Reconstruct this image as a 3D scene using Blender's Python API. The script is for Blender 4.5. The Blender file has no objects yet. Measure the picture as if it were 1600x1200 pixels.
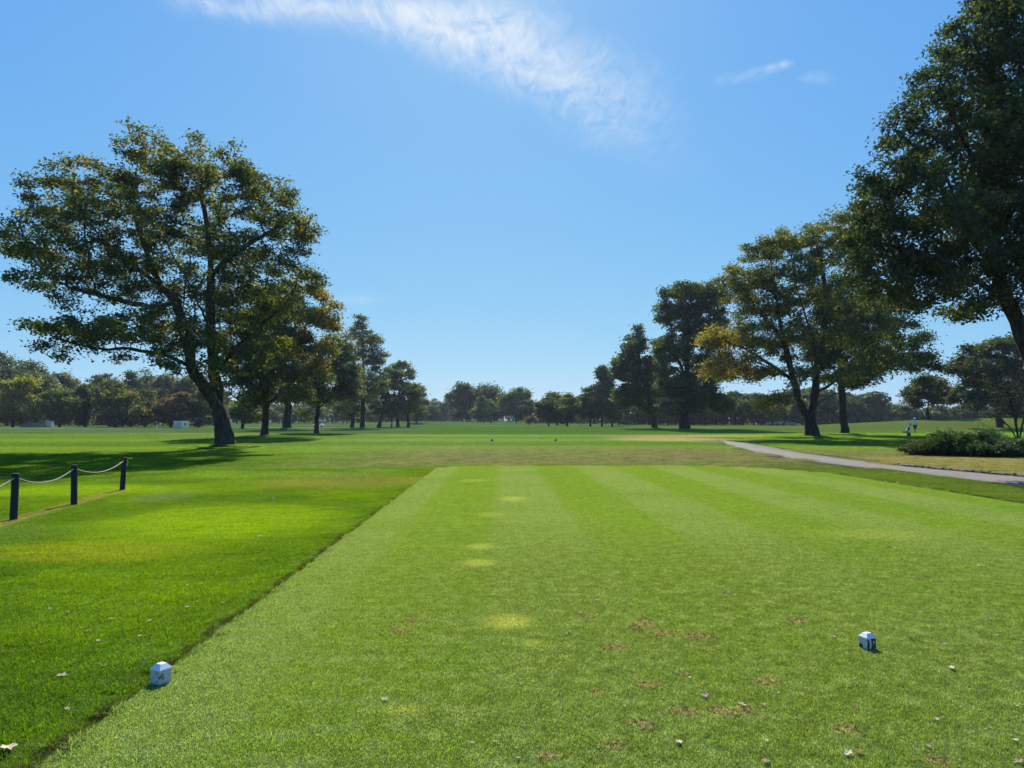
import bpy, math, random
import numpy as np
from mathutils import Vector, Matrix

R = math.radians
rng = np.random.default_rng(7)
random.seed(7)
SC = bpy.context.scene
COL = SC.collection

# ------------------------------------------------------------------ camera geometry
F, CAMH = 1155.0, 1.6
PITCH = math.atan(56.0 / F)
cp, sp = math.cos(PITCH), math.sin(PITCH)

def at(px, py, Y):
    """world point seen at photo position (px, py), Y metres ahead"""
    x, u = (px - 800) / F, (600 - py) / F
    d = np.array([x, cp - u * sp, sp + u * cp])
    return np.array([0, 0, CAMH]) + d * (Y / d[1])

def dist(py):
    """distance ahead at which level ground shows at row py"""
    u = (600 - py) / F
    return CAMH * (cp - u * sp) / -(sp + u * cp)

def gx(px, Y):
    return (px - 800) / F * Y * 1.0012

# ------------------------------------------------------------------ terrain
BUMPS = []          # (x, y, height, sx, sy)
BUMPS += [(78, 121, 1.75, 30, 15), (120, 118, 1.2, 30, 18), (-26, 235, 1.1, 26, 30), (-71, 190, .9, 2.2, 3)]

def smooth(a, b, t):
    t = np.clip((t - a) / (b - a), 0, 1)
    return t * t * (3 - 2 * t)

def ground_z(x, y):
    x, y = np.asarray(x, float), np.asarray(y, float)
    z = -0.03 + 0 * x
    far = smooth(28, 60, y)
    z = z + far * 0.10 * np.sin(x * .07 + 1.3) * np.sin(y * .045 + .4)
    for bx, by, h, sx, sy in BUMPS:
        z = z + h * np.exp(-((x - bx) / sx) ** 2 - ((y - by) / sy) ** 2)
    left = smooth(-9.5, -16, x) * smooth(4, 8, y) * smooth(34, 22, y)
    z = z - .22 * left
    return z

# ------------------------------------------------------------------ object helpers
def tag(o, label=None, cat=None, group=None, kind=None):
    if label: o['label'] = label
    if cat: o['category'] = cat
    if group: o['group'] = group
    if kind: o['kind'] = kind
    return o

def empty(name, loc, label, cat, group=None, rz=0):
    o = bpy.data.objects.new(name, None)
    o.empty_display_size = .3
    COL.objects.link(o)
    o.location = loc
    o.rotation_euler = (0, 0, rz)
    return tag(o, label, cat, group)

def mesh_np(name, V, faces_flat, loop_tot, mat, parent=None, smooth_sh=False, cols=None):
    """V (n,3); faces_flat flat index array; loop_tot per-face corner counts"""
    me = bpy.data.meshes.new(name)
    V = np.ascontiguousarray(V, np.float32)
    faces_flat = np.ascontiguousarray(faces_flat, np.int32)
    loop_tot = np.ascontiguousarray(loop_tot, np.int32)
    me.vertices.add(len(V)); me.vertices.foreach_set('co', V.ravel())
    me.loops.add(len(faces_flat)); me.loops.foreach_set('vertex_index', faces_flat)
    me.polygons.add(len(loop_tot))
    st = np.zeros(len(loop_tot), np.int32); st[1:] = np.cumsum(loop_tot)[:-1]
    me.polygons.foreach_set('loop_start', st)
    me.polygons.foreach_set('use_smooth', np.full(len(loop_tot), smooth_sh, bool))
    if cols is not None:
        a = me.attributes.new('tint', 'FLOAT_COLOR', 'POINT')
        c4 = np.ones((len(V), 4), np.float32); c4[:, :3] = cols
        a.data.foreach_set('color', c4.ravel())
    me.update(calc_edges=True)
    me.validate()
    if mat: me.materials.append(mat)
    o = bpy.data.objects.new(name, me)
    COL.objects.link(o)
    if parent: o.parent = parent
    return o

class MB:
    """collects shapes into one mesh"""
    def __init__(s): s.V = []; s.F = []
    def add(s, V, Fs):
        b = len(s.V); s.V += [tuple(map(float, v)) for v in V]; s.F += [tuple(i + b for i in f) for f in Fs]; return s
    def box(s, c, d, rz=0, taper=1.0, bev=0.0):
        x, y, z = [k / 2 for k in d]
        cr, sr = math.cos(rz), math.sin(rz)
        def ring(X, Y, Z):
            return [(X, Y, Z), (-X, Y, Z), (-X, -Y, Z), (X, -Y, Z)]
        if bev > 0:
            rings = [ring(x - bev, y - bev, -z), ring(x, y, -z + bev), ring(x * taper, y * taper, z - bev),
                     ring(x * taper - bev, y * taper - bev, z)]
        else:
            rings = [ring(x, y, -z), ring(x * taper, y * taper, z)]
        V = []; Fs = []
        for r in rings:
            for (a, b, e) in r:
                V.append((c[0] + a * cr - b * sr, c[1] + a * sr + b * cr, c[2] + e))
        for k in range(len(rings) - 1):
            for i in range(4):
                j = (i + 1) % 4
                Fs.append((4 * k + i, 4 * k + j, 4 * k + 4 + j, 4 * k + 4 + i))
        Fs.append((3, 2, 1, 0)); n = 4 * (len(rings) - 1); Fs.append((n, n + 1, n + 2, n + 3))
        return s.add(V, Fs)
    def tube(s, pts, rad, n=8, cap=True):
        pts = [Vector(p) for p in pts]
        if not hasattr(rad, '__len__'): rad = [rad] * len(pts)
        rad = [float(q) for q in rad]
        V = []; Fs = []
        for i, p in enumerate(pts):
            t = (pts[min(i + 1, len(pts) - 1)] - pts[max(i - 1, 0)]).normalized()
            up = Vector((0, 0, 1)) if abs(t.z) < .95 else Vector((1, 0, 0))
            a = t.cross(up).normalized(); b = t.cross(a)
            for k in range(n):
                th = 2 * math.pi * k / n
                V.append(p + rad[i] * (math.cos(th) * a + math.sin(th) * b))
        for i in range(len(pts) - 1):
            for k in range(n):
                j = (k + 1) % n
                Fs.append((i * n + k, i * n + j, i * n + n + j, i * n + n + k))
        if cap:
            Fs.append(tuple(range(n))); Fs.append(tuple(range((len(pts) - 1) * n, len(pts) * n))[::-1])
        return s.add(V, Fs)
    def disc(s, c, axis, r, w, n=16):
        c = Vector(c); a = Vector(axis).normalized()
        return s.tube([c - a * w / 2, c + a * w / 2], r, n)
    def build(s, name, mat, parent=None, smooth_sh=False, bevel=0):
        me = bpy.data.meshes.new(name)
        me.from_pydata(s.V, [], s.F)
        me.validate(); me.update()
        if mat: me.materials.append(mat)
        if smooth_sh:
            me.polygons.foreach_set('use_smooth', [True] * len(me.polygons))
        o = bpy.data.objects.new(name, me); COL.objects.link(o)
        if parent: o.parent = parent
        if bevel:
            m = o.modifiers.new('bevel', 'BEVEL'); m.width = bevel; m.segments = 2; m.limit_method = 'ANGLE'
        return o

# ------------------------------------------------------------------ node helpers
class N:
    """arithmetic on node sockets"""
    tree = None
    def __init__(s, v): s.v = v
    @staticmethod
    def node(t, **kw):
        n = N.tree.nodes.new(t)
        for k, v in kw.items(): setattr(n, k, v)
        return n
    @staticmethod
    def put(sock, val):
        if isinstance(val, N): N.tree.links.new(val.v, sock)
        else: sock.default_value = val
    @staticmethod
    def m(op, *a, clamp=False):
        n = N.node('ShaderNodeMath', operation=op, use_clamp=clamp)
        for i, x in enumerate(a): N.put(n.inputs[i], x)
        return N(n.outputs[0])
    def __add__(s, o): return N.m('ADD', s, o)
    __radd__ = __add__
    def __sub__(s, o): return N.m('SUBTRACT', s, o)
    def __rsub__(s, o): return N.m('SUBTRACT', o, s)
    def __mul__(s, o): return N.m('MULTIPLY', s, o)
    __rmul__ = __mul__
    def __truediv__(s, o): return N.m('DIVIDE', s, o)
    def __rtruediv__(s, o): return N.m('DIVIDE', o, s)

def nabs(a): return N.m('ABSOLUTE', a)
def nmax(a, b): return N.m('MAXIMUM', a, b)
def nmin(a, b): return N.m('MINIMUM', a, b)
def nsqrt(a): return N.m('SQRT', a)
def sstep(a, b, t):
    n = N.node('ShaderNodeMapRange', interpolation_type='SMOOTHSTEP')
    if a > b:
        N.put(n.inputs[0], t); n.inputs[1].default_value = b; n.inputs[2].default_value = a
        n.inputs[3].default_value = 1; n.inputs[4].default_value = 0
    else:
        N.put(n.inputs[0], t); n.inputs[1].default_value = a; n.inputs[2].default_value = b
        n.inputs[3].default_value = 0; n.inputs[4].default_value = 1
    return N(n.outputs[0])
def cmix(f, a, b):
    n = N.node('ShaderNodeMix', data_type='RGBA')
    N.put(n.inputs[0], f)
    for i, c in ((6, a), (7, b)):
        if isinstance(c, N): N.tree.links.new(c.v, n.inputs[i])
        else: n.inputs[i].default_value = (*c, 1)
    return N(n.outputs[2])
def cmul(c, f):
    """colour times scalar"""
    n = N.node('ShaderNodeVectorMath', operation='SCALE')
    N.tree.links.new(c.v, n.inputs[0]); N.put(n.inputs[3], f)
    return N(n.outputs[0])
def noise(vec, scale, detail=3, rough=.55, dist_=0.0):
    n = N.node('ShaderNodeTexNoise')
    N.tree.links.new(vec.v, n.inputs['Vector'])
    n.inputs['Scale'].default_value = scale; n.inputs['Detail'].default_value = detail
    n.inputs['Roughness'].default_value = rough; n.inputs['Distortion'].default_value = dist_
    return N(n.outputs[0])
def vscale(vec, s):
    n = N.node('ShaderNodeVectorMath', operation='MULTIPLY')
    N.tree.links.new(vec.v, n.inputs[0]); n.inputs[1].default_value = s
    return N(n.outputs[0])
def pos():
    return N(N.node('ShaderNodeNewGeometry').outputs['Position'])
def sep(v):
    n = N.node('ShaderNodeSeparateXYZ'); N.tree.links.new(v.v, n.inputs[0])
    return N(n.outputs[0]), N(n.outputs[1]), N(n.outputs[2])

def new_mat(name):
    m = bpy.data.materials.new(name); m.use_nodes = True
    m.node_tree.nodes.clear(); N.tree = m.node_tree
    return m
def finish(shader):
    o = N.node('ShaderNodeOutputMaterial'); N.tree.links.new(shader, o.inputs[0]); return o
def principled(col, rough=.7, spec=.3, bump=None, bstr=.3, bdist=.02, metal=0):
    p = N.node('ShaderNodeBsdfPrincipled')
    if isinstance(col, N): N.tree.links.new(col.v, p.inputs['Base Color'])
    else: p.inputs['Base Color'].default_value = (*col, 1)
    p.inputs['Roughness'].default_value = rough
    p.inputs['Specular IOR Level'].default_value = spec
    p.inputs['Metallic'].default_value = metal
    if bump is not None:
        b = N.node('ShaderNodeBump'); b.inputs['Strength'].default_value = bstr; b.inputs['Distance'].default_value = bdist
        N.tree.links.new(bump.v, b.inputs['Height']); N.tree.links.new(b.outputs[0], p.inputs['Normal'])
    return p.outputs[0]
def plain(name, col, rough=.6, spec=.3, metal=0, var=.25, nscale=8.0):
    """a painted / worn surface: the colour varies a little over the object"""
    m = new_mat(name)
    tc = N(N.node('ShaderNodeTexCoord').outputs['Object'])
    f = noise(tc, nscale, 4)
    a = tuple(c * (1 - var) for c in col); b = tuple(min(1, c * (1 + var)) for c in col)
    finish(principled(cmix(f, a, b), rough, spec, bump=noise(tc, nscale * 6, 3), bstr=.15, bdist=.01, metal=metal))
    return m

# ------------------------------------------------------------------ turf colours (one function of place, shared by soil and blades)
TA = 0.0155                                   # the teeing ground's long axis, turned a little
ca, sa = math.cos(TA), math.sin(TA)
TEE_X0, TEE_X1, TEE_Y0, TEE_Y1 = -2.12, 10.0, -12.0, 25.9
def to_local(x, y): return x * ca + y * sa, -x * sa + y * ca
def to_world(x, y): return x * ca - y * sa, x * sa + y * ca
def tee_sdf(x, y):
    """signed distance (local frame) from the teeing ground's outline, numpy"""
    cx, cy = (TEE_X0 + TEE_X1) / 2, (TEE_Y0 + TEE_Y1) / 2
    r = np.where(x > cx, 4.6, 1.3)
    qx = np.abs(x - cx) - (TEE_X1 - TEE_X0) / 2 + r
    qy = np.abs(y - cy) - (TEE_Y1 - TEE_Y0) / 2 + r
    return np.hypot(np.maximum(qx, 0), np.maximum(qy, 0)) + np.minimum(np.maximum(qx, qy), 0) - r

def turf_group():
    g = bpy.data.node_groups.new('turf_colour', 'ShaderNodeTree')
    g.interface.new_socket('Colour', in_out='OUTPUT', socket_type='NodeSocketColor')
    N.tree = g
    P = pos()
    x, y, z = sep(P)
    lx = x * ca + y * sa
    ly = y * ca - x * sa
    n1 = noise(P, .35, 3)          # three metre blotches
    n2 = noise(P, 1.6, 4)          # half metre
    n3 = noise(P, 9.0, 3)          # hand size
    n4 = noise(P, .09, 3)          # ten metres
    n5 = noise(P, 34.0, 3)         # finger size
    wob = (n2 - .5) * 1.3 + (n3 - .5) * .8 + (n5 - .5) * .4
    wob5 = (n3 - .5) * 1.6 + (n5 - .5) * 1.8
    def patch(cx, cy, rx, ry, lo=1.15, hi=.55, wob_=1.0):
        a = (x - cx) / rx; b = (y - cy) / ry
        return sstep(lo, hi, nsqrt(a * a + b * b) + (wob if rx > .5 else wob5) * wob_)
    # ----- long rough left of the tee: strong yellow green
    rough = cmix(sstep(.35, .65, n1), (.058, .120, .007), (.098, .172, .002))
    rough = cmix(sstep(.52, .72, n2) * .45, rough, (.080, .135, .020))
    for (cx, cy, rx, ry, c, k) in [(-5.2, 9.2, 1.7, .85, (.19, .215, .012), .55), (-8.2, 8.6, 2.2, .5, (.22, .22, .11), .7),
                                   (-4.6, 12.0, 2.2, 2.4, (.17, .26, .006), .75), (-8.5, 10.6, 2.4, 1.2, (.09, .15, .035), .7),
                                   (-7.3, 15.6, .7, 1.2, (.10, .15, .06), .7), (-10.4, 17, 3.5, 1.6, (.16, .25, .006), .8),
                                   (-4.3, 19.5, 2.8, 2.6, (.17, .17, .05), .6), (-7.5, 22, 3, 1.8, (.13, .21, .01), .6)]:
        rough = cmix(patch(cx, cy, rx, ry) * k, rough, c)
    # ----- far fields
    far_l = cmix(sstep(.4, .65, n4), (.082, .150, .022), (.13, .17, .06))
    strip = N.m('SINE', y * .33 + n1 * 2.0)
    fair = cmix(sstep(-.6, .6, strip), (.080, .152, .016), (.112, .190, .026))
    fair = cmix(sstep(.45, .7, noise(vscale(P, (.02, .16, 1)), 3.0, 2)) * .45, fair, (.125, .18, .045))
    base = cmix(sstep(27, 44, y + wob * 6), rough, fair)
    base = cmix(sstep(52, 66, y + wob * 5 + x * .25) * sstep(-9, -22, x), base, far_l)
    # dry fringe beyond the tee
    dry = cmix(sstep(.40, .60, noise(vscale(P, (.5, 1.6, 1)), 2.2, 5, .65)), (.190, .165, .115), (.080, .100, .045))
    edge = y + wob * 2.5 + nabs(x - 1) * .12
    dryb = sstep(24.5, 27.5, edge) * sstep(47, 36, edge) * sstep(-11, -3, x + wob * 3) * sstep(.28, .58, n2 * .6 + n3 * .4 + .02)
    base = cmix(dryb * .86, base, dry)
    # bare worn ground along the cart path and under the right-hand trees
    straw = cmix(sstep(.35, .65, n3 * .5 + n5 * .5), (.25, .205, .135), (.12, .13, .05))
    bare = nmax(patch(13.0, 62, 5.5, 9) * .8, patch(15.5, 54.5, 3.2, 3.2) * .8)
    base = cmix(bare, base, cmix(n3, (.34, .285, .205), (.24, .21, .13)))
    base = cmix(patch(22, 74, 13, 5.5) * .8, base, (.30, .24, .165))
    base = cmix(patch(9, 36, 4.5, 7, wob_=1.3) * .55, base, dry)
    rdry = sstep(12.4, 13.6, x - nmax(y - 30, 0) * .06) * sstep(33.5, 31, y + wob * 1.2) * sstep(15, 20, y)
    base = cmix(sstep(7.5, 9.5, x) * sstep(13.2, 12.2, x) * sstep(30, 26, y) * .6, base, (.070, .098, .026))
    base = cmix(rdry * sstep(.34, .62, n2 + n3 * .4 - .17), base, straw)
    base = cmix(patch(18.5, 30.3, 6.5, 1.6) * .6, base, straw)
    # worn line under the rope fence
    fl = nabs(x + 8.0 + (y - 12) * .19) + wob * .18
    base = cmix(sstep(.28, .10, fl) * sstep(10, 11, y) * sstep(17.6, 17.0, y) * .5, base, (.24, .20, .10))
    # sandy lip and bunker edges far off
    base = cmix(patch(-52, 165, 22, 9) * .55, base, (.30, .25, .15))
    base = cmix(patch(10, 195, 26, 6) * .5, base, (.32, .26, .19))
    base = cmix(sstep(3.0, 2.0, nabs(y + x * .3 - 104 + wob * 3)) * sstep(-60, -72, x) * .0, base, straw)
    base = cmix(sstep(9, 4, nabs(y - 146 + (x + 90) * .12 + wob * 4)) * sstep(-70, -84, x) * .7, base, (.33, .28, .19))
    # mound and the hole to the right
    base = cmix(sstep(14, 26, x - (y - 60) * .2) * sstep(60, 70, y) * sstep(96, 84, y) * .8, base, (.12, .205, .022))
    base = cmix(sstep(96, 108, y + wob * 6) * sstep(30, 45, x) * .7, base, (.145, .165, .040))
    # ----- teeing ground, mown in stripes
    k = lx * .3846 + .288                      # 1.3 m stripes, edge at -0.75
    tri = nabs(N.m('FRACT', k) - .5)
    st = sstep(.19, .31, tri + (n3 - .5) * .10 + (n2 - .5) * .10)
    far_st = sstep(5, 17, ly)
    st = .5 + (st - .5) * (.5 + .5 * far_st)
    tee = cmix(st, (.155, .215, .082), (.125, .200, .024))
    tee = cmix(sstep(.45, .68, n1) * .5, tee, (.100, .180, .030))
    tee = cmix(sstep(.50, .66, noise(vscale(P, (.8, 3.5, 1)), 1.5, 4)) * .5, tee, (.150, .205, .095))
    # patchier, duller and worn nearer the markers
    worn = sstep(12, 6.5, ly + wob * 2) * sstep(-2.2, .8, lx + wob)
    tee = cmix(worn * .7 * sstep(.38, .62, n2 * .7 + n3 * .3), tee, (.110, .140, .045))
    tee = cmix(worn * .5, tee, (.104, .160, .040))
    for (cx, cy, rx, ry, k_) in [(-.03, 5.94, .22, .24, .85), (.15, 5.37, .085, .09, .7), (-.60, 4.16, .13, .09, .6), (-.36, 8.36, .22, .24, .75),
                                 (-.4, 9.4, .22, .25, .7), (.02, 15.0, .28, .5, .8), (-.35, 12.5, .25, .35, .5), (-1.0, 19.5, .4, .5, .5), (5.0, 10.4, .9, .5, .35)]:
        tee = cmix(patch(cx, cy, rx, ry, 1.3, .4, .75) * k_ * .9, tee, (.27, .30, .10))
    n6 = noise(P, 4.5, 4, .6)
    mott = .54 + .72 * sstep(.32, .68, n3 * .28 + n5 * .42 + n6 * .18 + n2 * .12) + .14 * n1
    tee = cmix(sstep(.46, .66, n6 * .6 + n3 * .4) * .42, tee, (.150, .185, .105))
    mk = .55 + .45 * worn
    tee = cmul(tee, mott * mk + (1 - mk) * .92)
    bits = sstep(.695, .73, noise(P, 21.0, 2)) * sstep(.42, .6, n1 * .5 + n6 * .5)
    tee = cmix(bits * .75, tee, (.035, .045, .015))
    # scuffed soil: divots on the playing area
    def scar(cx, cy, rx, ry): return patch(cx, cy, rx, ry, 1.1, .35, 1.3)
    sc = None
    srng = random.Random(3)
    spots = [(1010, 1070, .085, .05), (1000, 1132, .07, .08), (1065, 1112, .08, .06), (1120, 1112, .06, .07), (1155, 1110, .07, .07), (930, 1082, .05, .04),
             (955, 1165, .06, .06), (1060, 1055, .05, .04), (1190, 1065, .08, .07), (625, 985, .09, .09), (645, 970, .06, .07), (1000, 975, .12, .13),
             (1035, 990, .10, .10), (1090, 995, .12, .10), (960, 1012, .08, .07), (920, 965, .07, .06), (850, 1180, .06, .05), (1240, 972, .09, .09), (1310, 1140, .07, .06), (1450, 1190, .08, .06)]
    for (px, py, rx, ry) in spots:
        Y = dist(py); s = scar(gx(px, Y), Y, rx * 1.25, ry * 1.3)
        sc = s if sc is None else nmax(sc, s)
    specks = sstep(.665, .72, noise(P, 13.0, 2)) * worn
    tee = cmix(nmax(sc * .95, specks * .8) * .92, tee, cmix(sstep(.35, .6, n5), (.050, .045, .028), (.25, .22, .14)))
    # outline of the teeing ground
    cx, cy = (TEE_X0 + TEE_X1) / 2, (TEE_Y0 + TEE_Y1) / 2
    r = sstep(cx - .01, cx + .01, lx) * 3.3 + 1.3
    qx = nabs(lx - cx) - (TEE_X1 - TEE_X0) / 2 + r
    qy = nabs(ly - cy) - (TEE_Y1 - TEE_Y0) / 2 + r
    sd = nsqrt(nmax(qx, 0) * nmax(qx, 0) + nmax(qy, 0) * nmax(qy, 0)) + nmin(nmax(qx, qy), 0) - r
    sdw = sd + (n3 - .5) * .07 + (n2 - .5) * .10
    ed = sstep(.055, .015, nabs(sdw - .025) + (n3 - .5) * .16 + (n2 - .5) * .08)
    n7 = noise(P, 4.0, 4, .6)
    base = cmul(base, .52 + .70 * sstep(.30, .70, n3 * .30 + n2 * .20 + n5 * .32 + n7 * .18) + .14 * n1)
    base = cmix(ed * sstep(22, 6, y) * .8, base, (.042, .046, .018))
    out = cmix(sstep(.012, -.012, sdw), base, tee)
    go = N.node('NodeGroupOutput'); N.tree.links.new(out.v, go.inputs[0])
    return g

TURF = turf_group()
def turf():
    n = N.node('ShaderNodeGroup'); n.node_tree = TURF
    return N(n.outputs[0])

def mat_soil():
    m = new_mat('turf_ground')
    P = pos()
    c = turf()
    f = noise(P, 60, 2)
    c2 = cmul(c, f * .5 + 1.02)
    d = N.node('ShaderNodeBsdfDiffuse'); d.inputs['Roughness'].default_value = .6
    N.tree.links.new(c2.v, d.inputs[0])
    b = N.node('ShaderNodeBump'); b.inputs['Strength'].default_value = .6; b.inputs['Distance'].default_value = .02
    N.tree.links.new(noise(P, 45, 3).v, b.inputs['Height']); N.tree.links.new(b.outputs[0], d.inputs['Normal'])
    finish(d.outputs[0])
    return m
def mat_blade(name, transl=.45, gain=1.0):
    m = new_mat(name)
    c = turf()
    a = N.node('ShaderNodeAttribute', attribute_name='tint')
    n = N.node('ShaderNodeMix', data_type='RGBA', blend_type='MULTIPLY'); n.inputs[0].default_value = 1
    N.tree.links.new(c.v, n.inputs[6]); N.tree.links.new(a.outputs['Color'], n.inputs[7])
    col = cmul(N(n.outputs[2]), gain)
    tn = N.node('ShaderNodeMix', data_type='RGBA', blend_type='MULTIPLY'); tn.inputs[0].default_value = 1
    N.tree.links.new(col.v, tn.inputs[6]); tn.inputs[7].default_value = (1.5, 1.4, .45, 1)
    d = N.node('ShaderNodeBsdfDiffuse'); t = N.node('ShaderNodeBsdfTranslucent'); g = N.node('ShaderNodeBsdfGlossy')
    N.tree.links.new(col.v, d.inputs[0]); N.tree.links.new(tn.outputs[2], t.inputs[0])
    g.inputs['Roughness'].default_value = .45; g.inputs[0].default_value = (.8, .85, .9, 1)
    mx = N.node('ShaderNodeMixShader'); mx.inputs[0].default_value = transl
    N.tree.links.new(d.outputs[0], mx.inputs[1]); N.tree.links.new(t.outputs[0], mx.inputs[2])
    m2 = N.node('ShaderNodeMixShader'); m2.inputs[0].default_value = .008
    N.tree.links.new(mx.outputs[0], m2.inputs[1]); N.tree.links.new(g.outputs[0], m2.inputs[2])
    finish(m2.outputs[0])
    return m
M_SOIL = mat_soil()
M_BLADE = mat_blade('grass_blades', .54, 1.75)

# ------------------------------------------------------------------ ground sheet
def axis(breaks):
    out = []
    for a, b, s in breaks:
        out += list(np.arange(a, b, s))
    return np.array(out + [breaks[-1][1]])
def build_ground():
    xs = axis([(-1800, -300, 150), (-300, -120, 12), (-120, -40, 3), (-40, 60, 1.0), (60, 160, 3), (160, 320, 12), (320, 1800, 150)])
    ys = axis([(-60, 0, 6), (0, 40, .8), (40, 150, 2), (150, 330, 6), (330, 600, 30), (600, 2600, 200)])
    X, Y = np.meshgrid(xs, ys)
    V = np.stack([X, Y, ground_z(X, Y)], -1).reshape(-1, 3)
    nx, ny = len(xs), len(ys)
    i = np.arange(nx - 1)[None, :] + nx * np.arange(ny - 1)[:, None]
    Q = np.stack([i, i + 1, i + nx + 1, i + nx], -1).reshape(-1, 4)
    o = mesh_np('ground', V, Q.ravel(), np.full(len(Q), 4), M_SOIL, smooth_sh=True)
    tag(o, kind='structure')
def build_tee():
    n = 12
    ring = []
    for (cx, cy, r, a0) in [(TEE_X0 + 1.3, TEE_Y1 - 1.3, 1.3, 180), (TEE_X1 - 4.6, TEE_Y1 - 4.6, 4.6, 90)]:
        for k in range(n + 1):
            a = R(a0 - 90 * k / n); ring.append((cx + r * math.cos(a), cy + r * math.sin(a)))
    ring += [(TEE_X1, TEE_Y0), (TEE_X0, TEE_Y0)]
    W = [to_world(*p) for p in ring]
    V = [(a, b, 0) for a, b in W] + [(a, b, -.10) for a, b in W]
    m = len(W)
    Fs = [tuple(range(m))[::-1]] + [(i, (i + 1) % m, m + (i + 1) % m, m + i) for i in range(m)]
    o = MB().add(V, Fs).build('teeing_ground', M_SOIL)
    tag(o, kind='structure')

# ------------------------------------------------------------------ grass: patches of blades repeated over the turf
def blade_patch(size, n, h, w, lean, seed, straw=.05):
    g = np.random.default_rng(seed)
    p = (g.random((n, 2)) - .5) * size
    th = g.random(n) * 2 * math.pi
    hh = h * (.55 + .75 * g.random(n)); ww = w * (.7 + .6 * g.random(n))
    la = g.random(n) * 2 * math.pi; ln = hh * lean * g.random(n)
    dx, dy = np.cos(th) * ww / 2, np.sin(th) * ww / 2
    z0 = np.full(n, -.004)
    A = np.stack([p[:, 0] - dx, p[:, 1] - dy, z0], -1); B = np.stack([p[:, 0] + dx, p[:, 1] + dy, z0], -1)
    mx, my = p[:, 0] + np.cos(la) * ln * .35, p[:, 1] + np.sin(la) * ln * .35
    C = np.stack([mx + dx * .8, my + dy * .8, hh * .62], -1); D = np.stack([mx - dx * .8, my - dy * .8, hh * .62], -1)
    T = np.stack([p[:, 0] + np.cos(la) * ln, p[:, 1] + np.sin(la) * ln, hh], -1)
    V = np.stack([A, B, C, D, T], 1).reshape(-1, 3)
    b = 5 * np.arange(n)[:, None]
    quad = b + np.array([0, 1, 2, 3]); tri = b + np.array([3, 2, 4])
    flat = np.concatenate([quad, tri], 1).ravel(); tot = np.tile([4, 3], n)
    br = .52 + .90 * g.random(n)
    col = np.stack([br * (1 + .12 * (g.random(n) - .5)), br, br * (.9 + .3 * g.random(n))], -1)
    s = g.random(n) < straw
    col[s] = col[s] * np.array([1.9, 1.3, 1.6])
    return V, flat, tot, np.repeat(col, 5, 0)

def grass(name, patch_, pts, rot, sc, label):
    V, flat, tot, col = patch_
    nb = len(V)
    me_o = mesh_np(name, np.concatenate([V, pts]), flat, tot, M_BLADE, cols=np.concatenate([col, np.ones((len(pts), 3))]))
    me = me_o.data
    a = me.attributes.new('spot', 'BOOLEAN', 'POINT'); f = np.zeros(nb + len(pts), bool); f[nb:] = True; a.data.foreach_set('value', f)
    a = me.attributes.new('turn', 'FLOAT', 'POINT'); f = np.zeros(nb + len(pts), np.float32); f[nb:] = rot; a.data.foreach_set('value', f)
    a = me.attributes.new('size', 'FLOAT_VECTOR', 'POINT'); f = np.ones((nb + len(pts), 3), np.float32); f[nb:] = sc; a.data.foreach_set('vector', f.ravel())
    g = bpy.data.node_groups.new(name, 'GeometryNodeTree')
    g.interface.new_socket('Geometry', in_out='INPUT', socket_type='NodeSocketGeometry')
    g.interface.new_socket('Geometry', in_out='OUTPUT', socket_type='NodeSocketGeometry')
    nd = g.nodes
    gi, go = nd.new('NodeGroupInput'), nd.new('NodeGroupOutput')
    sg = nd.new('GeometryNodeSeparateGeometry'); sg.domain = 'POINT'
    def na(t, nm):
        k = nd.new('GeometryNodeInputNamedAttribute'); k.data_type = t; k.inputs['Name'].default_value = nm
        return next(s for s in k.outputs if s.enabled)
    io = nd.new('GeometryNodeInstanceOnPoints'); cx = nd.new('ShaderNodeCombineXYZ')
    L = g.links.new
    L(gi.outputs[0], sg.inputs[0]); L(na('BOOLEAN', 'spot'), sg.inputs[1])
    L(sg.outputs[0], io.inputs['Points']); L(sg.outputs[1], io.inputs['Instance'])
    L(na('FLOAT', 'turn'), cx.inputs[2]); L(cx.outputs[0], io.inputs['Rotation']); L(na('FLOAT_VECTOR', 'size'), io.inputs['Scale'])
    L(io.outputs[0], go.inputs[0])
    md = me_o.modifiers.new('patches', 'NODES'); md.node_group = g
    tag(me_o, label, 'grass', kind='stuff')
    return me_o

# cart path centre line: (x_left, x_right, y) pairs
PATH = [(12.6, 15.6, 8), (12.4, 15.0, 17.6), (12.45, 14.6, 20), (12.3, 14.2, 22.5), (12.0, 13.6, 26), (11.8, 13.7, 30.8), (12.2, 14.1, 36), (13.1, 15.1, 43), (14.4, 16.0, 50), (15.4, 16.8, 55), (16.0, 17.0, 58)]
def path_x(y):
    ys = [p[2] for p in PATH]
    return np.interp(y, ys, [p[0] for p in PATH], left=99, right=99), np.interp(y, ys, [p[1] for p in PATH], left=99, right=99)

def scatter(step, y0, y1, inside, margin=2.0, x_off=0.0, y_off=0.0):
    """grid of patch centres in the tee's frame, inside the view wedge"""
    xs = np.arange(-140 * step * 4, 140 * step * 4, step)
    half = .72 * y1 + margin
    xs = xs[(xs > -half) & (xs < half)] + x_off
    ys = np.arange(y0, y1, step) + y_off
    X, Y = np.meshgrid(xs, ys); X = X.ravel(); Y = Y.ravel()
    sd = tee_sdf(X, Y)
    keep = (np.abs(X) < .72 * Y + margin) & inside(X, Y, sd)
    X, Y = X[keep], Y[keep]
    wx, wy = to_world(X, Y)
    pl, pr = path_x(wy)
    ov = step * (.22 + .22 * rng.random(len(wx)))
    ok = ~((wx > pl - ov) & (wx < pr + ov))
    return wx[ok], wy[ok]

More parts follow.
